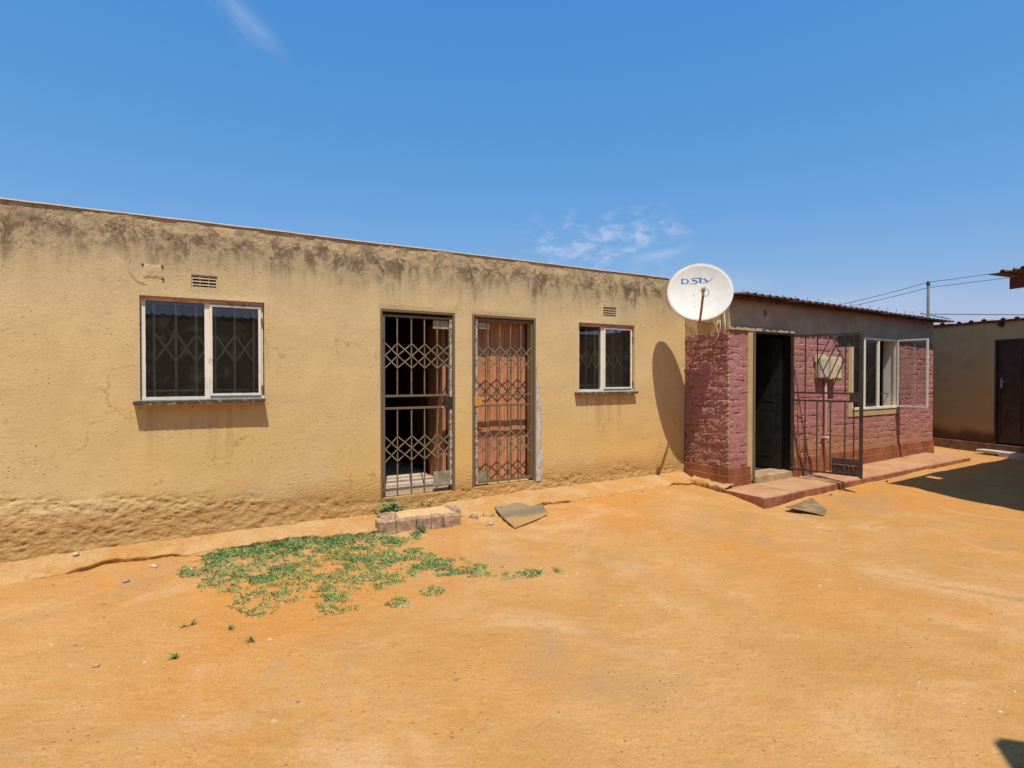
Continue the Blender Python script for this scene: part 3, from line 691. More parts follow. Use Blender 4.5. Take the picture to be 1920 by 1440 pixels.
# ------------------------------------------------------------------ pink brick house
AL = rad(1.2); PO = np.array([6.8, -.81, 0]); PD = np.array([math.cos(AL), math.sin(AL), 0]); PN = np.array([-math.sin(AL), math.cos(AL), 0])
def F(s, off, z): return PO+PD*s+PN*off+np.array([0, 0, z])
PLEN = 6.55
pink = empty('brick_house', tuple(F(3.2, 1, 0)), 'low pink painted brick house with ribbed iron roof and open front door', 'house')
class FB(MB):                       # boxes in the house's own directions: s along the front, off into it, z up
    def fbox(s, s0, s1, o0, o1, z0, z1):
        return s.hexa([F(s0, o0, z0), F(s1, o0, z0), F(s1, o1, z0), F(s0, o1, z0), F(s0, o0, z1), F(s1, o0, z1), F(s1, o1, z1), F(s0, o1, z1)])
DOOR = (.545, 1.565, .13, 2.345); PW = (3.375, 4.985, 1.06, 2.37)
def lowz(s): return -.12
# backing wall (mortar face) with openings, displaced
def front_face(z0, z1, off, mat, name, amp, holes, s0=0.0, s1=PLEN, st=.022, seed=30):
    xs_ = lines(s0, s1, st, [h[i] for h in holes for i in (0, 1) if s0 < h[i] < s1]); zs_ = lines(z0, z1, st, [h[i] for h in holes for i in (2, 3) if z0 < h[i] < z1])
    X, Z = np.meshgrid(xs_, zs_); cx_ = (xs_[:-1]+xs_[1:])/2; cz_ = (zs_[:-1]+zs_[1:])/2; cX, cZ = np.meshgrid(cx_, cz_); mk = np.ones(cX.shape, bool)
    for a, b, c, d in holes: mk &= ~((cX > a) & (cX < b) & (cZ > c) & (cZ < d))
    dd = off-(vnoise(X*8, Z*11, 4, .6, seed)*amp)
    P = PO[None, None, :]+X[..., None]*PD+dd[..., None]*PN+Z[..., None]*np.array([0, 0, 1.0])
    return grid_mesh(name, P, mat, pink, mk)
PWL = (3.255, 5.07, .945, 2.40)
front_face(-.12, 2.345, -.0020, PINK, 'wall', .0065, [DOOR, PW])
front_face(2.345, 2.86, -.004, GREYBAND, 'upper_wall', .004, [(PW[0], PW[1], 2.3, PW[3])], seed=31)
# side wall
sy = np.arange(-.81, .001, .02); sz = np.arange(-.12, 2.31, .02); SY, SZ = np.meshgrid(sy[::-1], sz)
SXX = 6.8-.001-vnoise(SY*8, SZ*13, 4, .6, 33)*.014
grid_mesh('side_wall', np.stack([SXX, SY, SZ], -1), PINK, pink)
sz = np.arange(2.285, 2.9, .02); SY, SZ = np.meshgrid(sy[::-1], sz)
sz2 = np.where(SZ < 2.29, SZ+.02*vnoise(SY*9, SY*0, 3, .6, 34)+.02*(-SY), SZ)
grid_mesh('side_upper_wall', np.stack([6.795-vnoise(SY*7, SZ*7, 4, .55, 35)*.005, SY, sz2], -1), TANP, pink)
# corner strip of dark render above the bricks
MB().box(6.789, 6.80, -.818, -.70, 2.33, 2.86).build('corner_render', GREYBAND, pink)
# bricks -----------------------------------------------------------------
def brick_mesh(k, L, H, D=.02, rough=.004, nx_=8, nz_=5):
    vs = []; fs = []
    for j in range(nz_):
        for i in range(nx_):
            u, v = i/(nx_-1), j/(nz_-1); ed = min(i, nx_-1-i, j, nz_-1-j)
            x = (u-.5)*L+.006*fbm(u*3+k*5, v*2, k); z = (v-.5)*H+.005*fbm(u*3, v*2+k*3, k+9)
            y = (-D if ed > 0 else -D*.75)-rough*fbm(u*3.4+k*7, v*3.3, k*1.7, 4)
            vs.append((x, y, z))
    for j in range(nz_-1):
        for i in range(nx_-1): fs.append((j*nx_+i, j*nx_+i+1, (j+1)*nx_+i+1, (j+1)*nx_+i))
    ring = [i for i in range(nx_)]+[j*nx_+nx_-1 for j in range(1, nz_)]+[(nz_-1)*nx_+i for i in range(nx_-2, -1, -1)]+[j*nx_ for j in range(nz_-2, 0, -1)]
    b = len(vs)
    for r_ in ring: x, y, z = vs[r_]; vs.append((x*1.0, .012, z*1.0))
    n = len(ring)
    for q in range(n): fs.append((ring[q], b+q, b+(q+1) % n, ring[(q+1) % n]))
    return vs, fs
CO = .098; Z0B = .325
def data_mesh(name, vs, fs, mat):
    me = bpy.data.meshes.new(name); me.from_pydata(vs, [], fs); me.materials.append(mat); me.polygons.foreach_set('use_smooth', [True]*len(me.polygons)); me.update(); return me
FRM = [data_mesh('brick', *brick_mesh(k, .239, .093, .0095, .0055), PINK) for k in range(10)]
SDM = [data_mesh('brick', *brick_mesh(k+20, .225, .092, .014, .028, 11, 6), PINK) for k in range(16)]
HFM = [data_mesh('brick', *brick_mesh(k+40, .109, .093, .0095, .0055), PINK) for k in range(5)]
def put_brick(me, loc, rz, sx=1, ry=0):
    o = bpy.data.objects.new('brick', me); col.objects.link(o); o.parent = pink; o.location = Vector(loc)-WORG[pink.name]; o.rotation_euler = (0, ry, rz); o.scale = (sx, 1, 1); return o
cands = []
ncourse = int((2.335-Z0B)/CO)+1
for c_ in range(ncourse):
    zc = Z0B+CO*(c_+.5)
    if zc > 2.335: break
    s = -(.118 if c_ % 2 else 0)
    while s < PLEN:
        a, b = max(s, 0.0), min(s+.236, PLEN); s += .243
        if b-a < .05: continue
        segs = [(a, b)]
        for h in (DOOR[0]-.10, DOOR[1]+.01, .0, 2.5), (PWL[0], PWL[1], PWL[2], PWL[3]):
            if h[2] < zc+.03 and zc-.03 < h[3]:
                ns = []
                for p, q in segs:
                    if q <= h[0] or p >= h[1]: ns.append((p, q)); continue
                    if p < h[0]-.04: ns.append((p, h[0]-.004))
                    if q > h[1]+.04: ns.append((h[1]+.004, q))
                segs = ns
        for p, q in segs: cands.append(((p+q)/2, q-p, zc))
cands.sort(key=lambda t_: t_[0])
stuffv, stufff = [], []
for i, (s, L, zc) in enumerate(cands):
    me_l = HFM if L < .15 else FRM; base = .105 if L < .15 else .232
    me = me_l[random.randrange(len(me_l))]; sx = L/base*.985*(1 if random.random() < .5 else -1)*1.0
    zc2 = zc+random.uniform(-.004, .004)
    p = F(s, .008+random.uniform(-.004, .004), zc2)
    if i < 210: put_brick(me, p, AL, abs(sx), random.uniform(-.015, .015))
    else:
        b = len(stuffv); co = np.array([v.co[:] for v in me.vertices]); co[:, 0] *= abs(sx)
        stuffv += [tuple(p+PD*x_+PN*y_+np.array([0, 0, z_])) for x_, y_, z_ in co]; stufff += [tuple(b+v for v in pl_.vertices) for pl_ in me.polygons]
o = link_mesh('brickwork', stuffv, stufff, PINK, pink, True); tag(o, kind='stuff')
for c_ in range(int((2.30-Z0B)/CO)+1):
    zc = Z0B+CO*(c_+.5)
    if zc > 2.27: break
    y = -.81-(.11 if c_ % 2 else 0)
    while y < 0:
        a, b = max(y, -.812), min(y+random.uniform(.11, .27), -.0); y = b+.006
        if b-a < .04: continue
        me = SDM[random.randrange(16)]; put_brick(me, (6.808+random.uniform(-.009, .008), (a+b)/2, zc+random.uniform(-.013, .013)), rad(-90), (b-a)/.225, random.uniform(-.07, .07))
# chipped mortar showing along the corner
m = MB(); rc = random.Random(3)
for k in range(46):
    z = rc.uniform(.34, 2.32); hh = rc.uniform(.012, .045); a_ = rc.uniform(.006, .016); b_ = rc.uniform(.006, .016)
    q = [(6.788-.004*rc.random(), -.815+a_*1.3, z), (6.784, -.824-.004*rc.random(), z+.2*hh), (6.788+b_*1.4, -.826, z+.1*hh)]
    m.add(q+[(x_+.003, y_+.002, z_+hh*rc.uniform(.6, 1.1)) for x_, y_, z_ in q], [(0, 1, 4, 3), (1, 2, 5, 4), (3, 4, 5), (2, 1, 0)])
o = m.build('corner_mortar', TANP, pink); tag(o, kind='stuff')
# plinth: two painted courses standing proud
def plinth(pts, z0, z1, off, seed):
    vs = []; n = len(pts)
    for i, (p, nrm) in enumerate(pts):
        k = .006*fbm(i*.35, seed, 1); zt = z1+.004*fbm(i*.3, seed, 5)
        q = np.array(p)+np.array(nrm)*(off+k); q2 = np.array(p)-np.array(nrm)*.02
        vs += [(q[0], q[1], z0), (q[0], q[1], zt-.006), (q[0]-nrm[0]*.008, q[1]-nrm[1]*.008, zt), (q2[0], q2[1], zt+.001)]
    return vs, [(i*4+q, (i+1)*4+q, (i+1)*4+q+1, i*4+q+1) for i in range(n-1) for q in range(3)]
sidep = [((6.8, y), (-1, 0)) for y in np.linspace(0, -.80, 24)]+[((6.8, -.81), tuple(unit((-1, -1))*1.35))]
fr1 = [(tuple(F(s, 0, 0)[:2]), (-PN[0], -PN[1])) for s in np.linspace(.01, .50, 14)]
fr2 = [(tuple(F(s, 0, 0)[:2]), (-PN[0], -PN[1])) for s in np.linspace(1.575, PLEN+.01, 110)]
for (z0, z1, off, sd_) in ((.205, .318, .024, 1), (-.1, .2045, .034, 2)):
    v1, f1 = plinth(sidep+fr1, z0, z1, off, sd_); link_mesh('plinth', v1, f1, PLINTH, pink)
    v1, f1 = plinth(fr2, z0, z1+.03*(1 if z1 > .3 else .5), off, sd_+5); link_mesh('plinth', v1, f1, PLINTH, pink)
# door surround, frame, doors
FB().fbox(.425, .541, -.022, .02, .09, 2.372).build('door_surround', TANP, pink)
m = FB(); n = 24
for i in range(n):
    s0, s1 = -.015+(1.60+.015)*i/n, -.015+(1.60+.015)*(i+1)/n; k = .010*fbm(i*.6, 3); k2 = .010*fbm(i*.5, 9)
    m.fbox(s0, s1, -.036+k, .004, 2.345+k2*.4, 2.385+k2)
m.build('lintel_ledge', TANP, pink)
FB().fbox(-.0, .427, -.012, .02, 2.33, 2.346).build('ledge_soffit', PINK, pink)
df = FB().fbox(.545, .578, -.045, .12, .085, 2.343).build('door_frame', STEEL, pink); bevel(df)
bevel(FB().fbox(1.532, 1.565, -.045, .12, .085, 2.343).build('door_jamb', BLACKDOOR, df)); FB().fbox(.579, 1.531, -.043, .118, 2.31, 2.343).build('door_head', BLACKDOOR, df)
m = FB(); m.fbox(.579, 1.531, -.06, .30, .03, .155); bevel(m.build('threshold', THRESH, pink), .012)
# inner door, dark, swung in
hd = np.radians(78); hp = F(1.50, .12, 0)[:2]; dv = -math.cos(hd)*PD[:2]+math.sin(hd)*PN[:2]; dn = np.array([-dv[1], dv[0]])
def leafbox(m, o_, d_, n_, u0, u1, t0, t1, z0, z1):
    P = lambda u, t__, z: (o_[0]+d_[0]*u+n_[0]*t__, o_[1]+d_[1]*u+n_[1]*t__, z)
    return m.hexa([P(u0, t0, z0), P(u1, t0, z0), P(u1, t1, z0), P(u0, t1, z0), P(u0, t0, z1), P(u1, t0, z1), P(u1, t1, z1), P(u0, t1, z1)])
dr = leafbox(MB(), hp, dv, dn, 0, .86, -.02, .02, .17, 2.29).build('door', BLACKDOOR, pink)
for (za, zb) in ((.35, 1.05), (1.25, 2.1)): bevel(leafbox(MB(), hp, dv, dn, .12, .74, .021, .028, za, zb).build('door_panel', BLACKDOOR, dr), .004)
leafbox(MB(), hp, dv, dn, .76, .80, .021, .06, 1.13, 1.16).build('handle', ZINC, dr)
# open security gate of the front door
GH = F(1.50, -.055, 0)[:2]; ga = rad(104); gd = -math.cos(ga)*PD[:2]-math.sin(ga)*PN[:2]; gn = np.array([-gd[1], gd[0]])
GW = .95; GZ0, GZ1 = .175, 2.31
def GP(u, t_, z): return np.array([GH[0]+gd[0]*u+gn[0]*t_, GH[1]+gd[1]*u+gn[1]*t_, z])
gs = (gn[0], gn[1], 0)
m = MB()
m.bar(GP(.0, 0, GZ1-.015), GP(GW, 0, GZ1-.015), .024, .024, gs); m.bar(GP(0, 0, GZ0+.015), GP(GW, 0, GZ0+.015), .026, .026, gs)
for z in (1.285, 1.405): m.bar(GP(.0, 0, z), GP(GW, 0, z), .028, .026, gs)
m.bar(GP(0, 0, GZ0), GP(0, 0, GZ1), .036, .034, gs); m.bar(GP(GW, 0, GZ0-.02), GP(GW, 0, GZ1+.01), .044, .040, gs)
gt = m.build('security_gate', DARKSTEEL, pink); tag(gt, 'dark security gate standing wide open beside the front door')
gb = [.19, .36, .545, .74]
for i, u in enumerate(gb[:1]+gb[1:]):
    if i in (0, 1, 3): MB().bar(GP(u, 0, 1.417), GP(u, 0, GZ1-.027), .016, .014, gs).build('gate_bar', DARKSTEEL, gt)
    MB().bar(GP(u, 0, GZ0+.027), GP(u, 0, 1.273), .016, .014, gs).build('gate_bar', DARKSTEEL, gt)
MB().bar(GP(.855, 0, 1.417), GP(.855, 0, GZ1-.027), .016, .014, gs).build('gate_bar', DARKSTEEL, gt)
MB().bar(GP(.855, 0, .40), GP(.855, 0, 1.273), .016, .014, gs).build('gate_bar', DARKSTEEL, gt)
MB().tube([GP(.02, 0, .765), GP(.3, -.004, .765), GP(.6, .003, .765), GP(GW-.02, 0, .765)], .006, 6).build('gate_bar', DARKSTEEL, gt)
dia = [(.55, 2.27), (.375, 1.90), (.55, 1.45), (.725, 1.90)]
for i in range(4):
    a, b = dia[i], dia[(i+1) % 4]; MB().bar(GP(a[0], -.008, a[1]), GP(b[0], -.008, b[1]), .015, .012, gs).build('diamond_bar', DARKSTEEL, gt)
for a, b in (((.61, 2.13), (.44, 1.745)), ((.667, 2.01), (.50, 1.60)), ((.49, 2.14), (.66, 1.74))):
    if a[0] > .5: MB().bar(GP(a[0], .004, a[1]), GP(b[0], .004, b[1]), .014, .011, gs).build('diamond_bar', DARKSTEEL, gt)
leafbox(MB(), GH, gd, gn, .63, .935, .020, .025, 2.10, 2.275).build('gate_plate', DARKSTEEL, gt)
leafbox(MB(), GH, gd, gn, .57, .935, -.025, -.020, .20, .43).build('gate_plate', DARKSTEEL, gt)
leafbox(MB(), GH, gd, gn, .80, .935, -.028, .028, 1.275, 1.42).build('lock_box', DARKSTEEL, gt)
MB().tube([GP(.60, -.034, .335), GP(.70, -.036, .337), GP(.92, -.034, .33)], .007, 6).build('bolt_bar', RUST, gt)
for u in (.74, .80, .86): MB().tube([GP(u, -.034, .27), GP(u, -.040, .335)], .007, 6).build('bolt_staple', RUST, gt)
for z in (.5, 2.0): MB().tube([GP(-.018, 0, z-.05), GP(-.018, 0, z+.05)], .014, 8).build('hinge', DARKSTEEL, gt)

# pink house window: plaster surround, three lights, right light swung open
m = FB(); a, b, c, d = PW
m.fbox(PWL[0], a, -.020, .02, PWL[2], 2.345); m.fbox(a, b, -.020, .02, PWL[2], c); m.fbox(b, PWL[1], -.020, .02, PWL[2]+.01, 2.345)
bevel(m.build('window_surround', TANP, pink), .006)
m = FB(); fwd_ = .04
m.fbox(a, a+fwd_*.8, -.02, .03, c, d); m.fbox(b-fwd_, b, -.02, .03, c, d); m.fbox(a+fwd_*.8, b-fwd_, -.021, .031, d-fwd_, d); m.fbox(a-.01, b+.01, -.035, .032, c, c+.045)
for s_ in (3.80, 4.30): m.fbox(s_-.03, s_+.03, -.018, .028, c+.045, d-fwd_)
pw = m.build('window', WHITE2, pink); bevel(pw, .004); tag(pw, 'white three-light window with its right casement swung open')
FB().fbox(a+.033, 3.769, .004, .007, c+.046, d-.041).build('pane', GLASSC, pw)
FB().fbox(3.831, 4.269, .004, .007, c+.046, d-.041).build('pane', GLASSC, pw)
m = FB(); D = .23
m.fbox(b-.02, b+.03, .034, D, c, d); m.build('white_reveal', WHITE2, pw)
m = FB(); m.fbox(a-.03, a+.0, .034, D, c, d); m.fbox(a, b-.021, .034, D, c-.02, c+.02); m.fbox(a, b-.021, .034, D, d-.02, d+.02); m.build('inner_reveal', TANP, pw)
for s_ in (3.6, 4.05, 4.50, 4.72): FB().fbox(s_-.007, s_+.007, .10, .112, c+.021, d-.021).build('burglar_bar', DARKSTEEL, pw)
FB().fbox(a, b-.02, .113, .125, 1.32, 1.335).build('burglar_bar', DARKSTEEL, pw)
# casement leaf
CH = F(4.955, -.035, 0)[:2]; ca = rad(88); cdv = -math.cos(ca)*PD[:2]-math.sin(ca)*PN[:2]
cn = np.array([-cdv[1], cdv[0]]); CWD = .52; cz0, cz1 = c+.02, d-.01
CAS = lambda m, u0, u1, t0, t1, z0, z1: leafbox(m, CH, cdv, cn, u0, u1, t0, t1, z0, z1)
m = MB(); CAS(m, 0, .03, -.014, .014, cz0, cz1); CAS(m, CWD-.032, CWD, -.014, .014, cz0, cz1); CAS(m, .03, CWD-.032, -.013, .013, cz1-.03, cz1); CAS(m, .03, CWD-.032, -.013, .013, cz0, cz0+.03)
cas = m.build('casement', WHITE2, pw); bevel(cas, .003)
CAS(MB(), .03, CWD-.032, -.002, .002, cz0+.03, cz1-.03).build('casement_pane', GLASSC, pw)
m = MB(); P = lambda u, t_, z: (CH[0]+cdv[0]*u+cn[0]*t_, CH[1]+cdv[1]*u+cn[1]*t_, z)
m.tube([P(CWD-.02, .016, 1.69), P(CWD-.03, .05, 1.685), P(CWD-.075, .055, 1.655)], .008, 6); m.build('casement_handle', ZINC, pw)
m = MB(); m.tube([P(.06, .02, cz0+.014), P(.42, .03, cz0+.014)], .011, 6); m.tube([P(.27, .03, cz0+.0), P(.27, .03, cz0+.05)], .018, 6); m.build('casement_stay', RUST, pw)
# torn curtain hanging behind the left light
def strip(pts, width, mat, name, parent, n=26, thick=.004):
    vs = []; fs = []
    for i in range(n+1):
        u = i/n*(len(pts)-1); k = min(int(u), len(pts)-2); fr_ = u-k; p = np.array(pts[k])*(1-fr_)+np.array(pts[k+1])*fr_
        w_ = width*(1+.35*mnoise.noise(Vector((i*.5, 2, 1))))
        for j in range(6):
            v = j/5-.5; sway = .02*math.sin(v*11+i*.25)
            q = F(p[0]+v*w_, p[1]+sway, p[2]); vs.append(tuple(q))
    for i in range(n):
        for j in range(5): fs.append((i*6+j, i*6+j+1, (i+1)*6+j+1, (i+1)*6+j))
    o = link_mesh(name, vs, fs, mat, parent, True); md = o.modifiers.new('thickness', 'SOLIDIFY'); md.thickness = thick; return o
strip([(3.50, .075, 2.25), (3.60, .075, 1.95), (3.72, .075, 1.75)], .10, CURTAIN, 'curtain', pw)
strip([(3.74, .09, 1.98), (3.62, .09, 1.55), (3.47, .09, 1.22)], .10, CURTAIN, 'curtain', pw)
# room behind
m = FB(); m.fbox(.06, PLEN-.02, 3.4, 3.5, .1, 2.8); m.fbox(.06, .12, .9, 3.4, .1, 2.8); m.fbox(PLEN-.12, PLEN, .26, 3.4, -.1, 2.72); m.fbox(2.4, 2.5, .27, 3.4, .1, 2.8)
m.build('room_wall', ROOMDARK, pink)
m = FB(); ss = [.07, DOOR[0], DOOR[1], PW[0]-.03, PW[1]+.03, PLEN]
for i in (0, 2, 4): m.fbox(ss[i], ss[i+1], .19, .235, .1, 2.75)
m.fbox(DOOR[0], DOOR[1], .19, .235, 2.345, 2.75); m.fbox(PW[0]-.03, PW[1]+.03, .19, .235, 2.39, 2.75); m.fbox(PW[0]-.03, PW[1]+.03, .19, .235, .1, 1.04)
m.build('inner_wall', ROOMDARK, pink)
m = FB(); m.fbox(.579, 1.531, .12, .19, 2.343, 2.4); m.fbox(.50, .545, .02, .19, .1, 2.345); m.fbox(1.565, 1.61, .02, .19, .1, 2.345); m.build('door_reveal', BLACKDOOR, pink)
FB().fbox(.05, PLEN, .301, 3.4, .02, .14).build('floor_slab', ROOMDARK, pink)
FB().fbox(.05, PLEN, .1, 3.4, 2.76, 2.79).build('ceiling', ROOMDARK, pink)
m = FB(); m.hexa([F(PLEN, -.0, -.1), F(PLEN+.012, 0, -.1), F(PLEN+.012, 3.5, -.1), F(PLEN, 3.5, -.1), F(PLEN, 0, 2.79), F(PLEN+.012, 0, 2.79), F(PLEN+.012, 3.5, 2.79), F(PLEN, 3.5, 2.79)]); m.build('end_wall', PINK, pink)
# roof: ribbed iron sheets
def rib_sheet(name, O, A, B, length, width, parent, mat, pitch=.175, rib=.028, seed=0, thick=.003):
    """sheet with trapezoid ribs: A across the ribs, B along them (unit vectors), O the corner"""
    O, A, B = map(lambda q: np.asarray(q, float), (O, A, B)); Nn = unit(np.cross(A, B)); Nn = Nn if Nn[2] > 0 else -Nn
    prof = []; s = 0
    while s < width-.001:
        for ds, h in ((0, 0), (.50, 0), (.60, 1), (.85, 1), (.95, 0)):
            if s+ds*pitch <= width: prof.append((s+ds*pitch, h*rib))
        s += pitch
    prof.append((width, 0)); nb_ = 5; vs = []
    for j in range(nb_+1):
        v = length*j/nb_
        for (a_, h) in prof:
            e = 0 if j else .010*fbm(a_*3+seed, seed, 2)
            vs.append(tuple(O+A*a_+B*(v+e)+Nn*(h+.003*fbm(a_*2+seed, v*2))))
    n = len(prof); fs = [(j*n+i, j*n+i+1, (j+1)*n+i+1, (j+1)*n+i) for j in range(nb_) for i in range(n-1)]
    o = link_mesh(name, vs, fs, mat, parent); md = o.modifiers.new('thickness', 'SOLIDIFY'); md.thickness = thick; return o
Bv = unit(PN*math.cos(rad(4))+np.array([0, 0, 1])*math.sin(rad(4)))
for i in range(10):
    s0 = -.03+.69*i; z_ = 2.835-.006*i
    rib_sheet('roof_sheet', F(s0, -.245-(.012 if i % 3 == 1 else 0), z_+(.004 if i % 2 else 0)), PD, Bv, 3.7, .70+.02, pink, ZINCDARK, seed=i)
for i in range(21):
    s_ = .05+i*.32; MB().tube([F(s_, -.20, 2.86), F(s_, -.20, 2.905)], .006, 5).build('roof_screw', ZINC, pink)
FB().fbox(-.02, PLEN+.1, -.12, -.06, 2.775, 2.825).build('roof_purlin', WOOD, pink)
m = FB(); m.fbox(.02, PLEN, -.02, .10, 2.79, 2.845); m.build('beam_fill', GREYBAND, pink)
m = MB(); m.box(6.78, 6.90, -.80, -.02, 2.86, 2.885); m.build('side_beam_fill', TANP, pink)
# small hook / stain pieces on the grey band
m = FB(); m.fbox(.83, .842, -.014, -.006, 2.58, 2.67); m.fbox(.842, .875, -.014, -.006, 2.645, 2.657); m.fbox(.873, .885, -.014, -.006, 2.58, 2.65); m.build('wall_bracket', DARKSTEEL, pink)

# meter boxes and conduit ---------------------------------------------------
def meter(s0, s1, z0, z1, dep, mat, label, cover):
    rt_ = empty('meter_box', tuple(F((s0+s1)/2, -.03, z0)), label, 'meter box', 'meter boxes on the pink brick wall')
    bd = FB().fbox(s0, s1, -.03-dep, -.020, z0, z1).build('box_body', mat, rt_); bevel(bd, .008, 3)
    FB().fbox(s0+.02, s1-.02, -.03-dep-.008, -.03-dep-.0005, z0+.02, z1-.02).build('cover', cover, rt_)
    return rt_
mb1 = meter(2.20, 2.43, 1.635, 1.965, .09, BOXGREY, 'shallow grey meter box, left of the pair behind the open gate on the pink wall', BOXGREY)
mb2 = meter(2.44, 2.74, 1.615, 1.99, .13, CREAM, 'deeper cream meter box with a printed triangle, right of the pair on the pink wall', CREAM)
y_ = -.03-.13-.0095
tri = [(2.62, 1.855), (2.575, 1.775), (2.665, 1.775)]
m = MB()
for i in range(3):
    p, q = tri[i], tri[(i+1) % 3]; m.bar(F(p[0], y_, p[1]), F(q[0], y_, q[1]), .010, .001, PN)
m.obox(F(2.585, y_, 1.745), PD*.07, PN*.001, (0, 0, .012)); m.obox(F(2.595, y_, 1.722), PD*.05, PN*.001, (0, 0, .010)); m.build('printed_sign', PRINT, mb2)
m = FB(); m.obox(F(2.225, -.13, 1.67), PD*.03, PN*.001, (0, 0, .02)); m.build('printed_mark', PRINT, mb1)
FB().fbox(2.17, 2.46, -.045, -.020, 1.90, 2.03).build('mounting_board', AIRB, mb2)
m = MB(); m.tube([F(2.47, -.045, 1.63), F(2.47, -.050, 1.2), F(2.465, -.050, .6), F(2.475, -.055, .07)], .023, 10)
m.build('conduit', simple('pinkish_conduit', (.42, .24, .18), (.50, .30, .24), 8, .001, 40, .6), mb2, True)
m = MB(); m.tube([F(2.40, -.05, 1.64), F(2.41, -.05, 1.56), F(2.46, -.07, 1.50), F(2.50, -.05, 1.42)], .012, 7); m.tube([F(2.66, -.06, 1.62), F(2.64, -.10, 1.54), F(2.55, -.09, 1.47), F(2.52, -.05, 1.38), F(2.52, -.05, .10)], .010, 7)
m.build('cable', BLACK, mb2, True)
FB().fbox(2.41, 2.55, -.082, -.02, .63, .645).build('conduit_clip', CABLE, mb2)

# ------------------------------------------------------------------ red step in front of the pink house
step = empty('entrance_step', (9.5, -1.2, 0), 'long low worn red concrete step running along the front of the pink brick house', 'step')
def slab(x0, x1, y0f, y1f, yb0, yb1, z0, z1, name, seed):
    nx_ = int((x1-x0)/.05); vs = []; rowsn = 12
    for i in range(nx_+1):
        u = i/nx_; x = x0+(x1-x0)*u; yf = y0f+(y1f-y0f)*u+.006*fbm(x*3, seed); yb = yb0+(yb1-yb0)*u; zt = z0+(z1-z0)*u
        for j in range(rowsn+1):
            v = j/rowsn
            if j == 0: vs.append((x, yf+.004, -.25))
            elif j == 1: vs.append((x, yf-.002+.004*fbm(x*6, 2, seed), zt-.016-.004*fbm(x*9, seed)))
            elif j == 2: vs.append((x, yf+.012, zt-.001))
            else: vs.append((x-.0*v, yf+.012+(yb-yf)*(j-2)/(rowsn-2), zt+.004*fbm(x*1.3, v*2, seed)))
    n = rowsn+1; fs = [(i*n+j, (i+1)*n+j, (i+1)*n+j+1, i*n+j+1) for i in range(nx_) for j in range(rowsn)]
    e0 = [j for j in range(n)]+[len(vs)]; vs.append((x0, yb0, -.25)); e1 = [nx_*n+j for j in range(n)]+[len(vs)]; vs.append((x1, yb1, -.25))
    fs += [tuple(e0), tuple(e1[::-1])]
    return link_mesh(name, vs, fs, STEP, step)
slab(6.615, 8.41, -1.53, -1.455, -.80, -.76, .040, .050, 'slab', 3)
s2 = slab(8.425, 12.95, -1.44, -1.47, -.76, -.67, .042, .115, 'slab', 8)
# left end skews back to the wall corner
# (a wedge that fills between the slab's end and the corner of the house)
MB().hexa([(6.618, -1.52, -.25), (6.622, -1.52, -.25), (6.83, -.80, -.25), (6.80, -.80, -.25), (6.618, -1.52, .036), (6.622, -1.52, .036), (6.83, -.80, .036), (6.80, -.80, .036)])

# ------------------------------------------------------------------ satellite dish
DC = np.array([6.262, -.752, 2.857]); DAZ, DEL, DR = .79, .315, .4375
dn_ = np.array([-math.sin(DAZ)*math.cos(DEL), -math.cos(DAZ)*math.cos(DEL), math.sin(DEL)]); du = -unit(np.cross([0, 0, 1], dn_)); du = -du if du@np.array([.86, -.5, 0]) < 0 else du
dvv = unit(np.cross(dn_, du)); dvv = dvv if dvv[2] > 0 else -dvv
FOC = .55; dep = DR**2/(4*FOC)
dish = empty('satellite_dish', tuple(DC-dn_*dep), 'round off-white satellite dish lettered in blue, bracketed to the side of the pink house', 'satellite dish')
def DP(u, v, h=0): return DC+du*u+dvv*v+dn_*((u*u+v*v)/(4*FOC)-dep+h)
m = MB(); nr, na = 14, 72; vs = [tuple(DP(0, 0))]; fs = []
for i in range(1, nr+1):
    for k in range(na): a_ = 2*math.pi*k/na; r_ = DR*i/nr; vs.append(tuple(DP(r_*math.cos(a_), r_*math.sin(a_))))
for k in range(na): fs.append((0, 1+k, 1+(k+1) % na))
for i in range(nr-1):
    for k in range(na): a_, b_ = 1+i*na+k, 1+i*na+(k+1) % na; fs.append((a_, a_+na, b_+na, b_))
o = link_mesh('reflector', vs, fs, DISHM, dish, True); md = o.modifiers.new('thickness', 'SOLIDIFY'); md.thickness = .004; md.offset = -1 
m = MB()
ring = []
for k in range(na):
    a_ = 2*math.pi*k/na; c_, s_ = math.cos(a_), math.sin(a_)
    for (r_, h) in ((DR-.001, .001), (DR+.006, .005), (DR+.009, -.002), (DR+.009, -.030), (DR+.002, -.030)):
        ring.append(tuple(DC+du*c_*r_+dvv*s_*r_+dn_*h))
fs = []
for k in range(na):
    for q in range(4): a_ = k*5+q; b_ = ((k+1) % na)*5+q; fs.append((a_, a_+1, b_+1, b_))
link_mesh('rim', ring, fs, DISHM, dish, True)
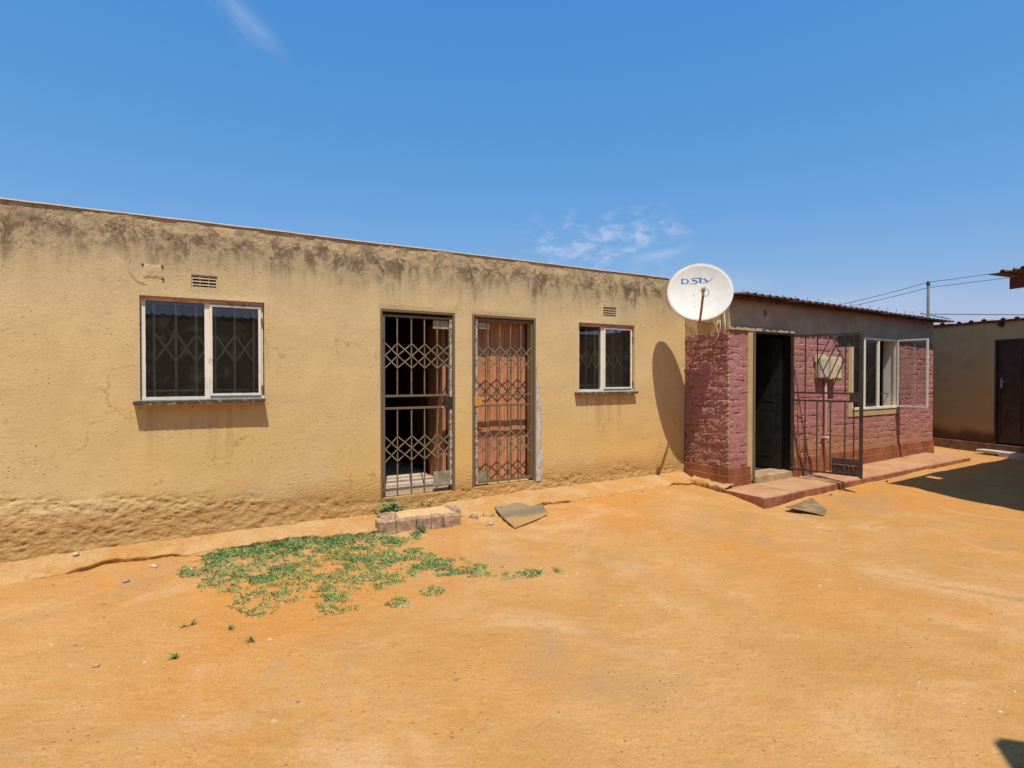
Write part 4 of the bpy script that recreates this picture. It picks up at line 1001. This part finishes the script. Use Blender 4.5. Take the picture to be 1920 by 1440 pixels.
# lettering, laid on the reflector
def dpx(x, y): return ((x-728)/390*DR, (575-y)/378*DR+.043)
def stroke(pts, ws, name='lettering'):
    vs, fs = [], []; P = [np.array(dpx(*p)) for p in pts]; n = len(P)
    for i in range(n):
        t_ = unit(P[min(i+1, n-1)]-P[max(i-1, 0)]); nn = np.array([-t_[1], t_[0]])*ws[i]/390*DR/2
        for e in (1, -1): q = P[i]+nn*e; vs.append(tuple(DP(q[0], q[1], .0015))); 
    fs = [(2*i, 2*i+1, 2*i+3, 2*i+2) for i in range(n-1)]
    o = link_mesh(name, vs, fs, BLUE, dish); md = o.modifiers.new('thickness', 'SOLIDIFY'); md.thickness = .0012; md.offset = 0
stroke([(517, 411), (517, 477)], [22, 22])
stroke([(506, 414), (560, 414), (582, 422), (592, 440), (584, 460), (562, 472), (506, 475)], [5, 6, 12, 22, 20, 9, 6])
stroke([(750, 403), (655, 404), (634, 414), (644, 426), (690, 438), (706, 450), (694, 464), (660, 471), (598, 473)], [6, 7, 14, 17, 18, 18, 13, 7, 5])
stroke([(742, 398), (738, 462)], [24, 22])
stroke([(736, 462), (800, 464), (846, 452)], [6, 6, 5])
stroke([(735, 415), (782, 417)], [7, 6])
stroke([(786, 414), (806, 434), (828, 455)], [20, 20, 16])
stroke([(826, 456), (858, 444), (876, 422), (891, 402)], [9, 8, 7, 3])
for (x, y) in ((661, 622), (672, 784)):
    q = dpx(x, y); MB().tube([DP(q[0], q[1], .0), DP(q[0], q[1], .006)], .006, 8).build('bolt', ZINC, dish)
# feed arm rising in front of the dish, receiver on top
A0 = DP(*dpx(738, 905), 0)-dvv*.02+dn_*.0
camdir = lambda x, y: None
A1 = DC+dn_*.40+dvv*(-.015)+du*.03
LN = A1
tipw = np.array([5.79, -1.213, 2.723]); b0 = DC-dvv*.475-dn_*.035-du*.018; b1 = DC-dvv*.445+dn_*.03-du*.008
pts = [b0, b1, (b1+tipw)/2-dvv*.012, tipw]
m = MB()
for i in range(3): m.bar(pts[i], pts[i+1], .030, .018, dn_)
m.build('feed_arm', ARM, dish)
m = MB(); tip = pts[3]; m.tube([tip+dvv*-.03, tip+dvv*.03], .017, 10); m.build('lnb_clamp', RUST, dish)
bx_ = tip+dvv*.072+dn_*.01+du*.004
m = MB(); m.tube([bx_+dn_*.035, bx_+dn_*.0, bx_-dn_*.012, bx_-dn_*.05], [.017, .018, .028, .030], 12); m.obox(bx_-du*.020-dvv*.012+dn_*.01, du*.045+dvv*.018, dvv*.028, dn_*.03); bevel(m.build('receiver', LNB, dish, True), .004)
m = MB(); m.tube([bx_+du*.02, bx_+du*.05+dvv*.0, bx_+du*.066-dvv*.05, bx_+du*.05-dvv*.10, bx_+du*.015-dvv*.105], .0035, 6); m.build('cable', BLACK, dish, True)
# bracket and wall pole behind
Bk = DC-dn_*(dep+.02)-dvv*.05
m = MB(); m.obox(Bk-du*.07-dvv*.10-dn_*.05, du*.14, dvv*.20, dn_*.045); m.build('back_bracket', ZINC, dish)
m = MB(); knee = Bk-dn_*.09; wallp = np.array([6.76, -.45, 2.62]); m.tube([knee+np.array([0, 0, .10]), knee-np.array([0, 0, .16]), (knee+wallp)/2+np.array([0, 0, -.10]), wallp], .022, 10); m.build('mount_pole', ZINC, dish, True)
MB().box(6.755, 6.792, -.56, -.36, 2.46, 2.72).build('wall_plate', ZINC, dish)
m = MB(); m.tube([(6.75, -.74, 2.66), (6.76, -.757, 2.615), (6.762, -.775, 2.45), (6.76, -.792, 2.31)], .011, 8); m.build('hanging_conduit', CABLE, dish, True)
m = MB()
c0 = np.array([6.76, -.66, 2.49])
m.tube([c0, c0+(0, .03, -.08), c0+(0, .01, -.17), c0+(0, -.01, -.21), c0+(0, .03, -.28), c0+(0, .07, -.335), c0+(0, .12, -.35)], .006, 6); m.tube([c0+(0, -.03, 0), c0+(0, -.04, -.09), c0+(0, -.03, -.16), c0+(0, -.01, -.21)], .006, 6)
m.build('hanging_cable', CABLE, dish, True)

# ------------------------------------------------------------------ neighbouring house on the right
N0 = np.array([14.8, -.14, 0]); ND = unit((-.26, -.965, 0)); NNV = unit((.965, -.26, 0))   # NNV points into the house
def NP(n, o_, z): return N0+ND*n+NNV*o_+np.array([0, 0, z])
nb_h = empty('neighbour_house', tuple(NP(0, 1.5, 0)), 'shaded brown-tan house at the right edge with a ribbed roof and dark metal door', 'house')
def nbox(m, n0, n1, o0, o1, z0, z1): return m.hexa([NP(n0, o0, z0), NP(n1, o0, z0), NP(n1, o1, z0), NP(n0, o1, z0), NP(n0, o0, z1), NP(n1, o0, z1), NP(n1, o1, z1), NP(n0, o1, z1)])
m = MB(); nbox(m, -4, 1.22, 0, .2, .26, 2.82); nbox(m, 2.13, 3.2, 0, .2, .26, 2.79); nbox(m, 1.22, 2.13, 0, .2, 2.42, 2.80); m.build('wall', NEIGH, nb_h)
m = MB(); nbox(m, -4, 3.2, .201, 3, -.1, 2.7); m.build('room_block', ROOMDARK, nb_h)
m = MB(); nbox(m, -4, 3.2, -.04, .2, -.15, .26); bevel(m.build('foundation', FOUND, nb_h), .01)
m = MB(); nbox(m, 1.22, 1.262, -.012, .1, .262, 2.42); nbox(m, 2.09, 2.13, -.012, .1, .262, 2.42); nbox(m, 1.263, 2.089, -.010, .098, 2.37, 2.42); m.build('door_frame', DARKDOOR, nb_h)
m = MB(); nbox(m, 1.265, 2.087, .02, .05, .30, 2.365); nd_ = m.build('door', DARKDOOR, nb_h)
for z in (.42, 1.36, 1.47, 2.25): m = MB(); nbox(m, 1.29, 2.06, .010, .0195, z-.02, z+.02); m.build('door_rail', DARKDOOR, nd_)
for n_ in (1.31, 1.68, 2.04): m = MB(); nbox(m, n_-.015, n_+.015, .008, .0185, .44, 2.22); m.build('door_rail', DARKDOOR, nd_)
m = MB(); nbox(m, 1.325, 1.36, .000, .0095, 1.43, 1.62); m.tube([NP(1.34, -.0, 1.55), NP(1.34, -.035, 1.55), NP(1.45, -.035, 1.55)], .008, 6); m.build('handle', ZINC, nd_)
for i in range(6):
    n0 = -2.2+.86*i
    rib_sheet('roof_sheet', NP(n0, -.10, 2.855-.01*i), ND, unit(NNV+np.array([0, 0, -.03])), 3.2, .88, nb_h, ZINC, pitch=.25, rib=.04, seed=20+i)
m = MB(); nbox(m, -2.2, 3.0, -.06, .0, 2.78, 2.825); m.build('fascia', WOOD, nb_h)
m = MB(); m.tube([NP(1.30, -.02, 2.74), NP(1.38, -.02, 2.72)], .05, 8); m.build('lamp_holder', BLACK, nb_h)
# blocks stacked as a step in front of its door
def loose_block(name, c, l, w_, h, rz, mat, label, cat, group=None, seed=0, tilt=0):
    n = 6; m = MB(); vs = []
    m.box(-l/2, l/2, -w_/2, w_/2, 0, h); me_v = [Vector(v) for v in m.v]
    o = m.build(name, mat, None, org=(0, 0, 0)); o.location = c; o.rotation_euler = (0, tilt, rz); bevel(o, min(.012, h*.2), 3)
    md = o.modifiers.new('sub', 'SUBSURF'); md.subdivision_type = 'SIMPLE'; md.levels = 3; md.render_levels = 3
    tx = TEX; d_ = o.modifiers.new('rough', 'DISPLACE'); d_.texture = tx; d_.strength = .012; d_.texture_coords = 'GLOBAL'; d_.mid_level = .5
    return tag(o, label, cat, group)
TEX = bpy.data.textures.new('rough_noise', 'CLOUDS'); TEX.noise_scale = .05; TEX.noise_depth = 3
ang = math.atan2(ND[1], ND[0])
loose_block('concrete_slab', tuple(NP(1.36, -.30, .10)), .42, .24, .06, ang, CONCR, 'pale flat concrete slab lying across the red brick before the neighbour door', 'slab')
loose_block('red_brick', tuple(NP(1.38, -.32, .03)), .23, .12, .075, ang+.2, REDBRICK, 'reddish brick holding up the pale slab at the right edge', 'brick')
loose_block('concrete_block', tuple(NP(1.95, -.32, .0)), .72, .26, .16, ang, CONCR, 'thick concrete block step below the dark door at the right edge', 'block')

# ------------------------------------------------------------------ lean-to roof off to the right, only its corner in view
shed = empty('outbuilding', (11, -4.5, 0), 'building off to the right whose rusty ribbed roof corner juts into view', 'outbuilding')
E0 = np.array([9.10, -3.03, 3.0]); EA = unit((-.29, -.957, -.0)); EB = unit((.999, -.03, .035))
for i in range(4):
    if i: rib_sheet('roof_sheet', E0+EA*(.02+.9*i), EA, EB, 5.6, .92, shed, ZINCDARK, pitch=.15, rib=.03, seed=40+i)
# outermost sheet is short of two torn strips
rib_sheet('roof_sheet', E0, EA, EB, 5.6, .075, shed, ZINCDARK, pitch=.15, rib=.02, seed=50)
rib_sheet('roof_sheet', E0+EA*.075, EA, EB, 1.02, .26, shed, ZINCDARK, pitch=.15, rib=.03, seed=53)
rib_sheet('roof_sheet', E0+EA*.075+EB*1.15, EA, EB, 4.45, .26, shed, ZINCDARK, pitch=.15, rib=.03, seed=51)
rib_sheet('roof_sheet', E0+EA*.31, EA, EB, 5.6, .62, shed, ZINCDARK, pitch=.15, rib=.03, seed=52)
q0 = E0+EB*.42+EA*.10+np.array([0, 0, -.02])
m = MB(); m.obox(q0-np.array([0, 0, .17]), EA*3.3, EB*.045, (0, 0, .15)); m.build('rafter', WOOD, shed)
for k in range(4): m = MB(); m.obox(E0+EB*(.9+1.2*k)+EA*.15+np.array([0, 0, -.075]), EA*3.2, EB*.05, (0, 0, .07)); m.build('purlin', WOOD, shed)
MB().box(10.25, 14.6, -6.4, -3.35, -.2, 2.88).build('wall', NEIGH, shed)

# ------------------------------------------------------------------ building behind the camera (reflected in the panes, its eave throws the shadow at the lower right)
opp = empty('opposite_house', (1, -8, 0), 'low tan house behind the viewer, seen only as a dark reflection in the panes', 'house')
MB().box(-6, 12, -11, -7.15, -.2, 2.85).build('wall', NEIGH, opp)
for i in range(20):
    rib_sheet('roof_sheet', (-6.1+.9*i, -6.85+(.03 if i % 2 else 0), 2.9), (1, 0, 0), unit((0, -1, .05)), 4.6, .92, opp, ZINCDARK, seed=60+i)
# torn sheet end that juts out
tp = np.array([3.16, -5.14, .0])-np.array([.34, 1, -2.16])*(2.92/2.16)
m = MB(); m.hexa([tp+(-.03, 0, 0), tp+(.03, 0, 0), tp+(.42, -.36, 0), tp+(-.50, -.38, 0), tp+(-.03, 0, .012), tp+(.03, 0, .012), tp+(.42, -.36, .012), tp+(-.50, -.38, .012)])
bevel(m.build('torn_sheet', ZINCDARK, opp), .03, 4)

# ------------------------------------------------------------------ pole and wires beyond the roofs
pole = empty('utility_pole', (28.85, 5.93, 0), 'slim pole carrying thin wires, standing beyond the pink house roof', 'pole')
m = MB(); m.tube([(28.85, 5.93, -.1), (28.85, 5.93, 5.8)], [.075, .055], 10); m.build('shaft', simple('grey_pole', (.10, .095, .09), (.15, .14, .13), 4, .001, 30), pole, True)
m = MB(); m.tube([(28.85, 5.93, 5.78), (28.85, 5.93, 5.84), (28.85, 5.93, 5.90), (28.85, 5.93, 5.96)], [.07, .085, .06, .075], 10); m.build('insulator', DARKSTEEL, pole, True)
def wire(p, q, sag, label, r_=.012):
    p, q = np.array(p, float), np.array(q, float); pts = [p+(q-p)*i/16-np.array([0, 0, sag*4*(i/16)*(1-i/16)]) for i in range(17)]
    o = MB().tube(pts, r_, 5).build('power_line', BLACK, None, True); tag(o, label, 'wire', 'wires strung to the pole beyond the roofs')
L0 = np.array([28.85, 5.93, 5.92]); 
wire(L0, L0+(np.array([24.6, 8.45, 4.95])-L0)*2.2, .25, 'upper thin wire sloping down from the pole top to the left')
wire(L0, L0+(np.array([31.05, 4.66, 6.29])-L0)*5, .05, 'upper thin wire running from the pole top to the right over the roof corner')
L1 = L0-np.array([0, 0, .24])
wire(L1, L1+(np.array([24.6, 8.45, 4.80])-L1)*2.2, .25, 'lower thin wire sloping down from the pole to the left')
wire(L1, L1+(np.array([31.65, 4.30, 6.12])-L1)*4, .05, 'lower thin wire running from the pole to the right')
wire((28.9, 5.9, 4.49), (28.9+3.67*5, 5.9-2.15*5, 4.49), .05, 'level dark wire just above the neighbour roof, right of the pole', .016)
# thin batten ends at the end of the pink roof
bt = MB(); bt.bar(F(5.34, -.27, 2.868), F(6.60, -.27, 2.832), .014, .03, PN); o = bt.build('roof_batten', ZINC, None); tag(o, 'thin grey batten lying over the far end of the pink house roof edge', 'batten')

# ------------------------------------------------------------------ brick step at the left gate
bs = empty('brick_step', (2.2, -.45, 0), 'short low step of purplish bricks with sand on top below the left security gate', 'step')
def brick_part(c, l, w_, h, rz, mat, seed):
    m = MB().box(-l/2, l/2, -w_/2, w_/2, 0, h); o = m.build('brick', mat, bs, org=(0, 0, 0)); o.location = Vector(c)-WORG[bs.name]; o.rotation_euler = (0, 0, rz)
    bevel(o, .014, 3); md = o.modifiers.new('sub', 'SUBSURF'); md.subdivision_type = 'SIMPLE'; md.levels = 3; md.render_levels = 3
    d_ = o.modifiers.new('rough', 'DISPLACE'); d_.texture = TEX; d_.strength = .014; d_.texture_coords = 'GLOBAL'; d_.mid_level = .5
ra = math.atan2(-.07, .85)
fx = [(1.805-.03, -.595, .185, .20), (2.007-.03, -.612, .215, .26), (2.195-.03, -.625, .16, .21), (2.345-.03, -.640, .14, .20), (2.515-.03, -.655, .20, .22)]
G_ = 0
for i, (x, y, l, w_) in enumerate(fx): brick_part((x+l*.0+.03, y+w_/2+.03, -.055), l-.003, w_, .20-(.0 if i < 4 else .005), ra, BRICK, i)
brick_part((1.90, -.26, -.05), .20, .22, .195, ra, BRICK, 7); brick_part((2.60, -.30, -.05), .22, .22, .19, ra, BRICK, 8)
st_ = []; n1, n2 = 22, 10
for j in range(n2):
    for i in range(n1):
        u, v = i/(n1-1), j/(n2-1); e = min(u, 1-u, v, 1-v)
        x = 1.90+.70*u+.02*fbm(u*4, v*4, 1); y = -.50+.40*v-.06*u+.015*fbm(u*4, v*4, 7)
        st_.append((x, y, .135+.014*min(1, e*8)+.004*fbm(u*5, v*5)))
o = link_mesh('sand_cover', st_, [(j*n1+i, j*n1+i+1, (j+1)*n1+i+1, (j+1)*n1+i) for j in range(n2-1) for i in range(n1-1)], SANDTOP, bs, True)

# ------------------------------------------------------------------ mats
def mat_rug(name, corners, mat, label, zoff, wave, seed, ragged=0):
    c = [np.array(q, float) for q in corners]; n = 26; vs = []
    for j in range(n):
        for i in range(n):
            u, v = i/(n-1), j/(n-1); p = c[0]*(1-u)*(1-v)+c[1]*u*(1-v)+c[2]*u*v+c[3]*(1-u)*v
            rg = ragged*fbm(v*9, seed, 2, 4)*(1 if i == n-1 else 0)
            p = p+(c[1]-c[0])*rg+(c[1]-c[0])*.012*fbm(v*3, seed)+(c[3]-c[0])*.012*fbm(u*3, seed+4)
            z = float(gz0(p[0], p[1]))+zoff+wave(u, v); vs.append((p[0], p[1], z))
    o = link_mesh(name, vs, [(j*n+i, j*n+i+1, (j+1)*n+i+1, (j+1)*n+i) for j in range(n-1) for i in range(n-1)], mat, None, True)
    md = o.modifiers.new('thickness', 'SOLIDIFY'); md.thickness = .010; md.offset = 0
    return tag(o, label, 'mat')
g = lambda x, y: (x, y)
mat_rug('door_mat', [(3.04, -1.06), (3.64, -.80), (3.98, -.10), (3.22, -.20)], CARPET, 'sandy grey carpet offcut draped over the ground below the right security gate', .004,
        lambda u, v: .045*float(sstep(v, .3, .95))+.012*math.sin(u*3+.5)*math.exp(-((v-.40)/.16)**2)+.008*u, 1)
mat_rug('carpet_scrap', [(6.80, -2.22), (7.08, -2.10), (7.55, -1.62), (6.80, -1.72)], CARPET2, 'torn olive-grey carpet scrap on the sand in front of the red step', .010,
        lambda u, v: .018*math.exp(-(u/.25)**2)*v+.004*math.sin(v*4+u*2), 2, .09)

# ------------------------------------------------------------------ vegetation
rg = np.random.default_rng(5)
def in_grass(x, y):
    cx_ = np.array([.0, .15, .45, .9, 1.4, 1.75, 1.55, 2.1, 2.45, 2.0, 1.45, 1.1, .85, .55, .35, .05])
    return None
poly = np.array([(.02, -.78), (.18, -.50), (.42, -.42), (1.0, -.42), (1.62, -.55), (1.80, -.75), (2.15, -.72), (1.95, -.95), (1.75, -1.15), (2.0, -1.45), (2.15, -1.80), (2.42, -2.10), (2.52, -2.32), (2.2, -2.22), (1.9, -1.95),
                 (1.45, -1.95), (1.1, -2.0), (1.0, -2.30), (.72, -2.38), (.88, -2.0), (.62, -1.85), (.45, -2.02), (.30, -1.92), (.30, -1.62), (.10, -1.40), (.00, -1.22), (.24, -1.08), (-.02, -.95)])
def pip(x, y):
    r_ = np.zeros(x.shape, bool); n = len(poly)
    for i in range(n):
        (x0, y0), (x1, y1) = poly[i], poly[(i+1) % n]; c_ = ((y0 > y) != (y1 > y)) & (x < (x1-x0)*(y-y0)/(y1-y0+1e-12)+x0); r_ ^= c_
    return r_
NB = 280000
X = rg.uniform(-.25, 2.75, NB); Y = rg.uniform(-2.55, -.36, NB)
dens = vnoise(X*6.0, Y*7.0, 4, .7, 50)*.34+vnoise(X*21, Y*21, 3, .6, 55)*.22
jx, jy = X+vnoise(X*4, Y*4, 3, .6, 52)*.09, Y+vnoise(X*4, Y*4, 3, .6, 53)*.09
ins = pip(jx, jy)
wallboost = sstep(Y, -1.0, -.45)*.30
keep = ins & (dens*1.1+wallboost*1.1+.22-.10*sstep(-Y, 1.3, 2.2) > rg.uniform(.0, 1.35, NB))
patches = [(1.62, -2.20, .09), (1.30, -2.28, .08), (2.50, -2.22, .10), (2.75, -2.30, .05), (1.85, -1.25, .10), (.50, -1.30, .1)]
extra = np.zeros(NB, bool)
for (px_, py_, r_) in patches: extra |= (np.hypot(X-px_, Y-py_) < r_*(1+.5*vnoise(X*9, Y*9, 2, .5, 54))) & (rg.random(NB) < .28)
keep |= extra
X, Y = X[keep], Y[keep]; n = len(X); Z = gz(X, Y)
ln = rg.uniform(.012, .034, n)*(1+1.1*sstep(Y, -1.0, -.45)*rg.random(n)); run_ = rg.random(n) < .05; ln = np.where(run_, ln*2.6, ln); a1 = rg.uniform(0, 2*np.pi, n); lean = np.where(run_, 1.5, rg.uniform(.6, 1.5, n)); wd = rg.uniform(.0010, .0024, n)
dx_, dy_ = np.cos(a1), np.sin(a1); hx = ln*np.sin(lean); hz = ln*np.cos(lean)
px_, py_ = -dy_*wd, dx_*wd
V = np.stack([np.stack([X-px_, Y-py_, Z-.003], -1), np.stack([X+px_, Y+py_, Z-.003], -1), np.stack([X+dx_*hx*.55+px_*.8, Y+dy_*hx*.55+py_*.8, Z+hz*.8+.002], -1), np.stack([X+dx_*hx, Y+dy_*hx, Z+hz*.75], -1)], 1).reshape(-1, 3)
idx = np.arange(n)[:, None]*4+np.array([0, 1, 2, 3])
me = bpy.data.meshes.new('grass_patch'); me.vertices.add(len(V)); me.vertices.foreach_set('co', V.ravel()); me.loops.add(n*4); me.loops.foreach_set('vertex_index', idx.ravel().astype(np.int32))
me.polygons.add(n); me.polygons.foreach_set('loop_start', np.arange(0, n*4, 4, dtype=np.int32)); me.polygons.foreach_set('loop_total', np.full(n, 4, dtype=np.int32)); me.materials.append(GRASS); me.update(calc_edges=True)
o = bpy.data.objects.new('grass_patch', me); col.objects.link(o); tag(o, 'thin patch of short green grass on the sand below the tan house', 'grass', kind='stuff')

def leaf(m, p, d, l, w_, curl=.3, up_=.5):
    d = unit(d); s_ = unit(np.cross(d, (0, 0, 1))); pts = []
    for i in range(5):
        u = i/4; q = np.array(p)+d*l*u+np.array([0, 0, up_*l*u-curl*l*u*u]); ww = w_*math.sin(min(1, u*1.05+.12)*math.pi)*.5*(1.25 if i % 2 else .8)
        pts += [q-s_*ww+np.array([0, 0, ww*.3]), q+s_*ww+np.array([0, 0, ww*.3])]
    m.add(pts, [(2*i, 2*i+1, 2*i+3, 2*i+2) for i in range(4)])
def weed(x, y, n_, l, w_, label, z=None, seed=0, spread=.05, hgt_=.1):
    r_ = random.Random(seed); z = float(gz(x, y)) if z is None else z
    rt_ = empty('weed', (x, y, z), label, 'weed'); m = MB(); st = MB()
    for k in range(max(2, n_//7)):
        a_ = r_.uniform(0, 6.28); q = np.array([x+math.cos(a_)*spread*r_.random(), y+math.sin(a_)*spread*r_.random(), z]); hh = hgt_*r_.uniform(.5, 1.1)
        top = q+np.array([r_.uniform(-.3, .3)*hh, r_.uniform(-.3, .3)*hh, hh]); st.tube([q-np.array([0, 0, .01]), (q+top)/2, top], .0022, 5)
        for j in range(7):
            a2 = r_.uniform(0, 6.28); f_ = r_.random(); leaf(m, q+(top-q)*f_, (math.cos(a2), math.sin(a2), 0), l*r_.uniform(.5, 1.1), w_*r_.uniform(.7, 1.2), r_.uniform(.1, .6), r_.uniform(.1, .9))
    m.build('leaves', LEAF, rt_, True); st.build('stem', LEAF, rt_, True)
weed(1.94, -.12, 64, .12, .034, 'leafy green weed growing at the left post of the left security gate', .10, 1, .13, .17)
weed(1.86, -.30, 50, .05, .012, 'fine feathery weed hanging beside the brick step, below the leafy weed', .09, 2, .13, .09)
weed(2.12, -.70, 34, .06, .018, 'upright weed growing against the front of the brick step', None, 3, .06, .13)
weed(2.35, -.06, 40, .04, .010, 'low creeping weed between the brick step and the wall', .15, 4, .22, .03)
weed(-.01, -1.973, 10, .05, .009, 'small dark sprig lying alone on the sand left of the grass patch', None, 5, .04, .02)
weed(.24, -2.138, 12, .04, .009, 'tiny tuft on bare sand, just left of the two lowest grass clumps', None, 6, .02, .03)
weed(.333, -2.404, 14, .05, .010, 'straggly tuft on bare sand below the tiny tuft', None, 7, .03, .04)
weed(-.082, -2.444, 14, .05, .010, 'tiny dark green tuft nearest the viewer on the bare sand', None, 8, .03, .03)
weed(9.70, -1.56, 16, .05, .014, 'small green weed at the foot of the red step by the big shadow', None, 9, .03, .04)
weed(8.10, -1.56, 12, .04, .012, 'small weed at the cracked joint of the red step', None, 10, .05, .03)
weed(15.0, -.45, 16, .07, .02, 'small green weed near the neighbour house foundation', None, 11, .1, .06)

# pebbles and grit -----------------------------------------------------------
n = 26000
X = rg.uniform(-3, 14, n); Y = rg.uniform(-5.6, -.42, n)
near_wall = rg.random(n) < sstep(Y, -3.5, -.8)*.75+.22
X, Y = X[near_wall], Y[near_wall]; n = len(X); Zp = gz(X, Y); R = rg.gamma(1.2, .0026, n)+.0012; R = np.minimum(R, .020)
octv = np.array([(1, 0, 0), (-.8, .5, 0), (-.6, -.8, 0), (.3, .9, .1), (.4, -.8, .1), (0, 0, .8), (0, 0, -.6)]); octf = [(0, 3, 5), (3, 1, 5), (1, 2, 5), (2, 4, 5), (4, 0, 5)]
rot = rg.uniform(0, 6.28, n); V = []
c_, s_ = np.cos(rot)[:, None], np.sin(rot)[:, None]; jit = 1+rg.uniform(-.3, .3, (n, 7, 3))
ox, oy, oz = octv[None, :, 0]*jit[..., 0], octv[None, :, 1]*jit[..., 1], octv[None, :, 2]*jit[..., 2]*.6
V = np.stack([X[:, None]+(ox*c_-oy*s_)*R[:, None], Y[:, None]+(ox*s_+oy*c_)*R[:, None], Zp[:, None]+oz*R[:, None]], -1).reshape(-1, 3)
Fc = (np.arange(n)[:, None, None]*7+np.array(octf)[None]).reshape(-1, 3)
o = link_mesh('pebbles', V, Fc.tolist(), PEBBLE, None, False, org=(0, 0, 0)); tag(o, 'scattered pebbles and grit on the sandy yard', 'pebbles', kind='stuff')
def stone(x, y, r_, label, z=None, mat=STONE, sq=.55, seed=0):
    import bmesh
    bm = bmesh.new(); bmesh.ops.create_icosphere(bm, subdivisions=3, radius=1)
    for v in bm.verts:
        k = 1+.28*mnoise.noise(v.co*1.3+Vector((seed, 0, 0)))+.10*mnoise.noise(v.co*3+Vector((seed, 5, 0)))
        v.co = Vector((v.co.x*k*r_*1.2, v.co.y*k*r_*.85, v.co.z*k*r_*sq))
    me = bpy.data.meshes.new('stone'); bm.to_mesh(me); bm.free(); me.materials.append(mat)
    for p in me.polygons: p.use_smooth = True
    o = bpy.data.objects.new('stone', me); col.objects.link(o); z = float(gz(x, y)) if z is None else z; o.location = (x, y, z+r_*sq*.5); o.rotation_euler = (0, 0, seed); tag(o, label, 'stone')
stone(-.84, -.12, .024, 'pale flat stone lying on the apron at the foot of the wall, far left', .108, seed=1)
stone(-.25, -.60, .028, 'pale stone in the rubble left of the grass patch', None, seed=2)
stone(-.449, -2.329, .017, 'small lone reddish stone on the open sand at lower left', None, simple('reddish_stone', (.42, .24, .13), (.5, .3, .18), 20, .003, 60), .7, seed=3)
stone(2.93, -.72, .035, 'greyish stone beside the carpet offcut', None, simple('greyish_stone', (.34, .29, .24), (.42, .37, .31), 20, .003, 60), seed=4)
stone(2.86, -.42, .055, 'rough purplish stone at the broken apron edge, right of the brick step', .0, BRICK, .7, seed=5)
stone(3.06, -.42, .06, 'jagged tan stone at the broken apron edge, left of the carpet offcut', .0, APRON, .7, seed=6)
stone(-.42, -.88, .022, 'grey stone in the rubble, left edge of the yard', None, simple('grey_stone', (.27, .24, .20), (.34, .31, .26), 20, .003, 60), .5, seed=7)
stone(.02, -.80, .020, 'small grey-white stone at the left tip of the grass patch', None, simple('white_grey_stone', (.40, .36, .31), (.46, .42, .37), 20, .003, 60), .6, seed=8)
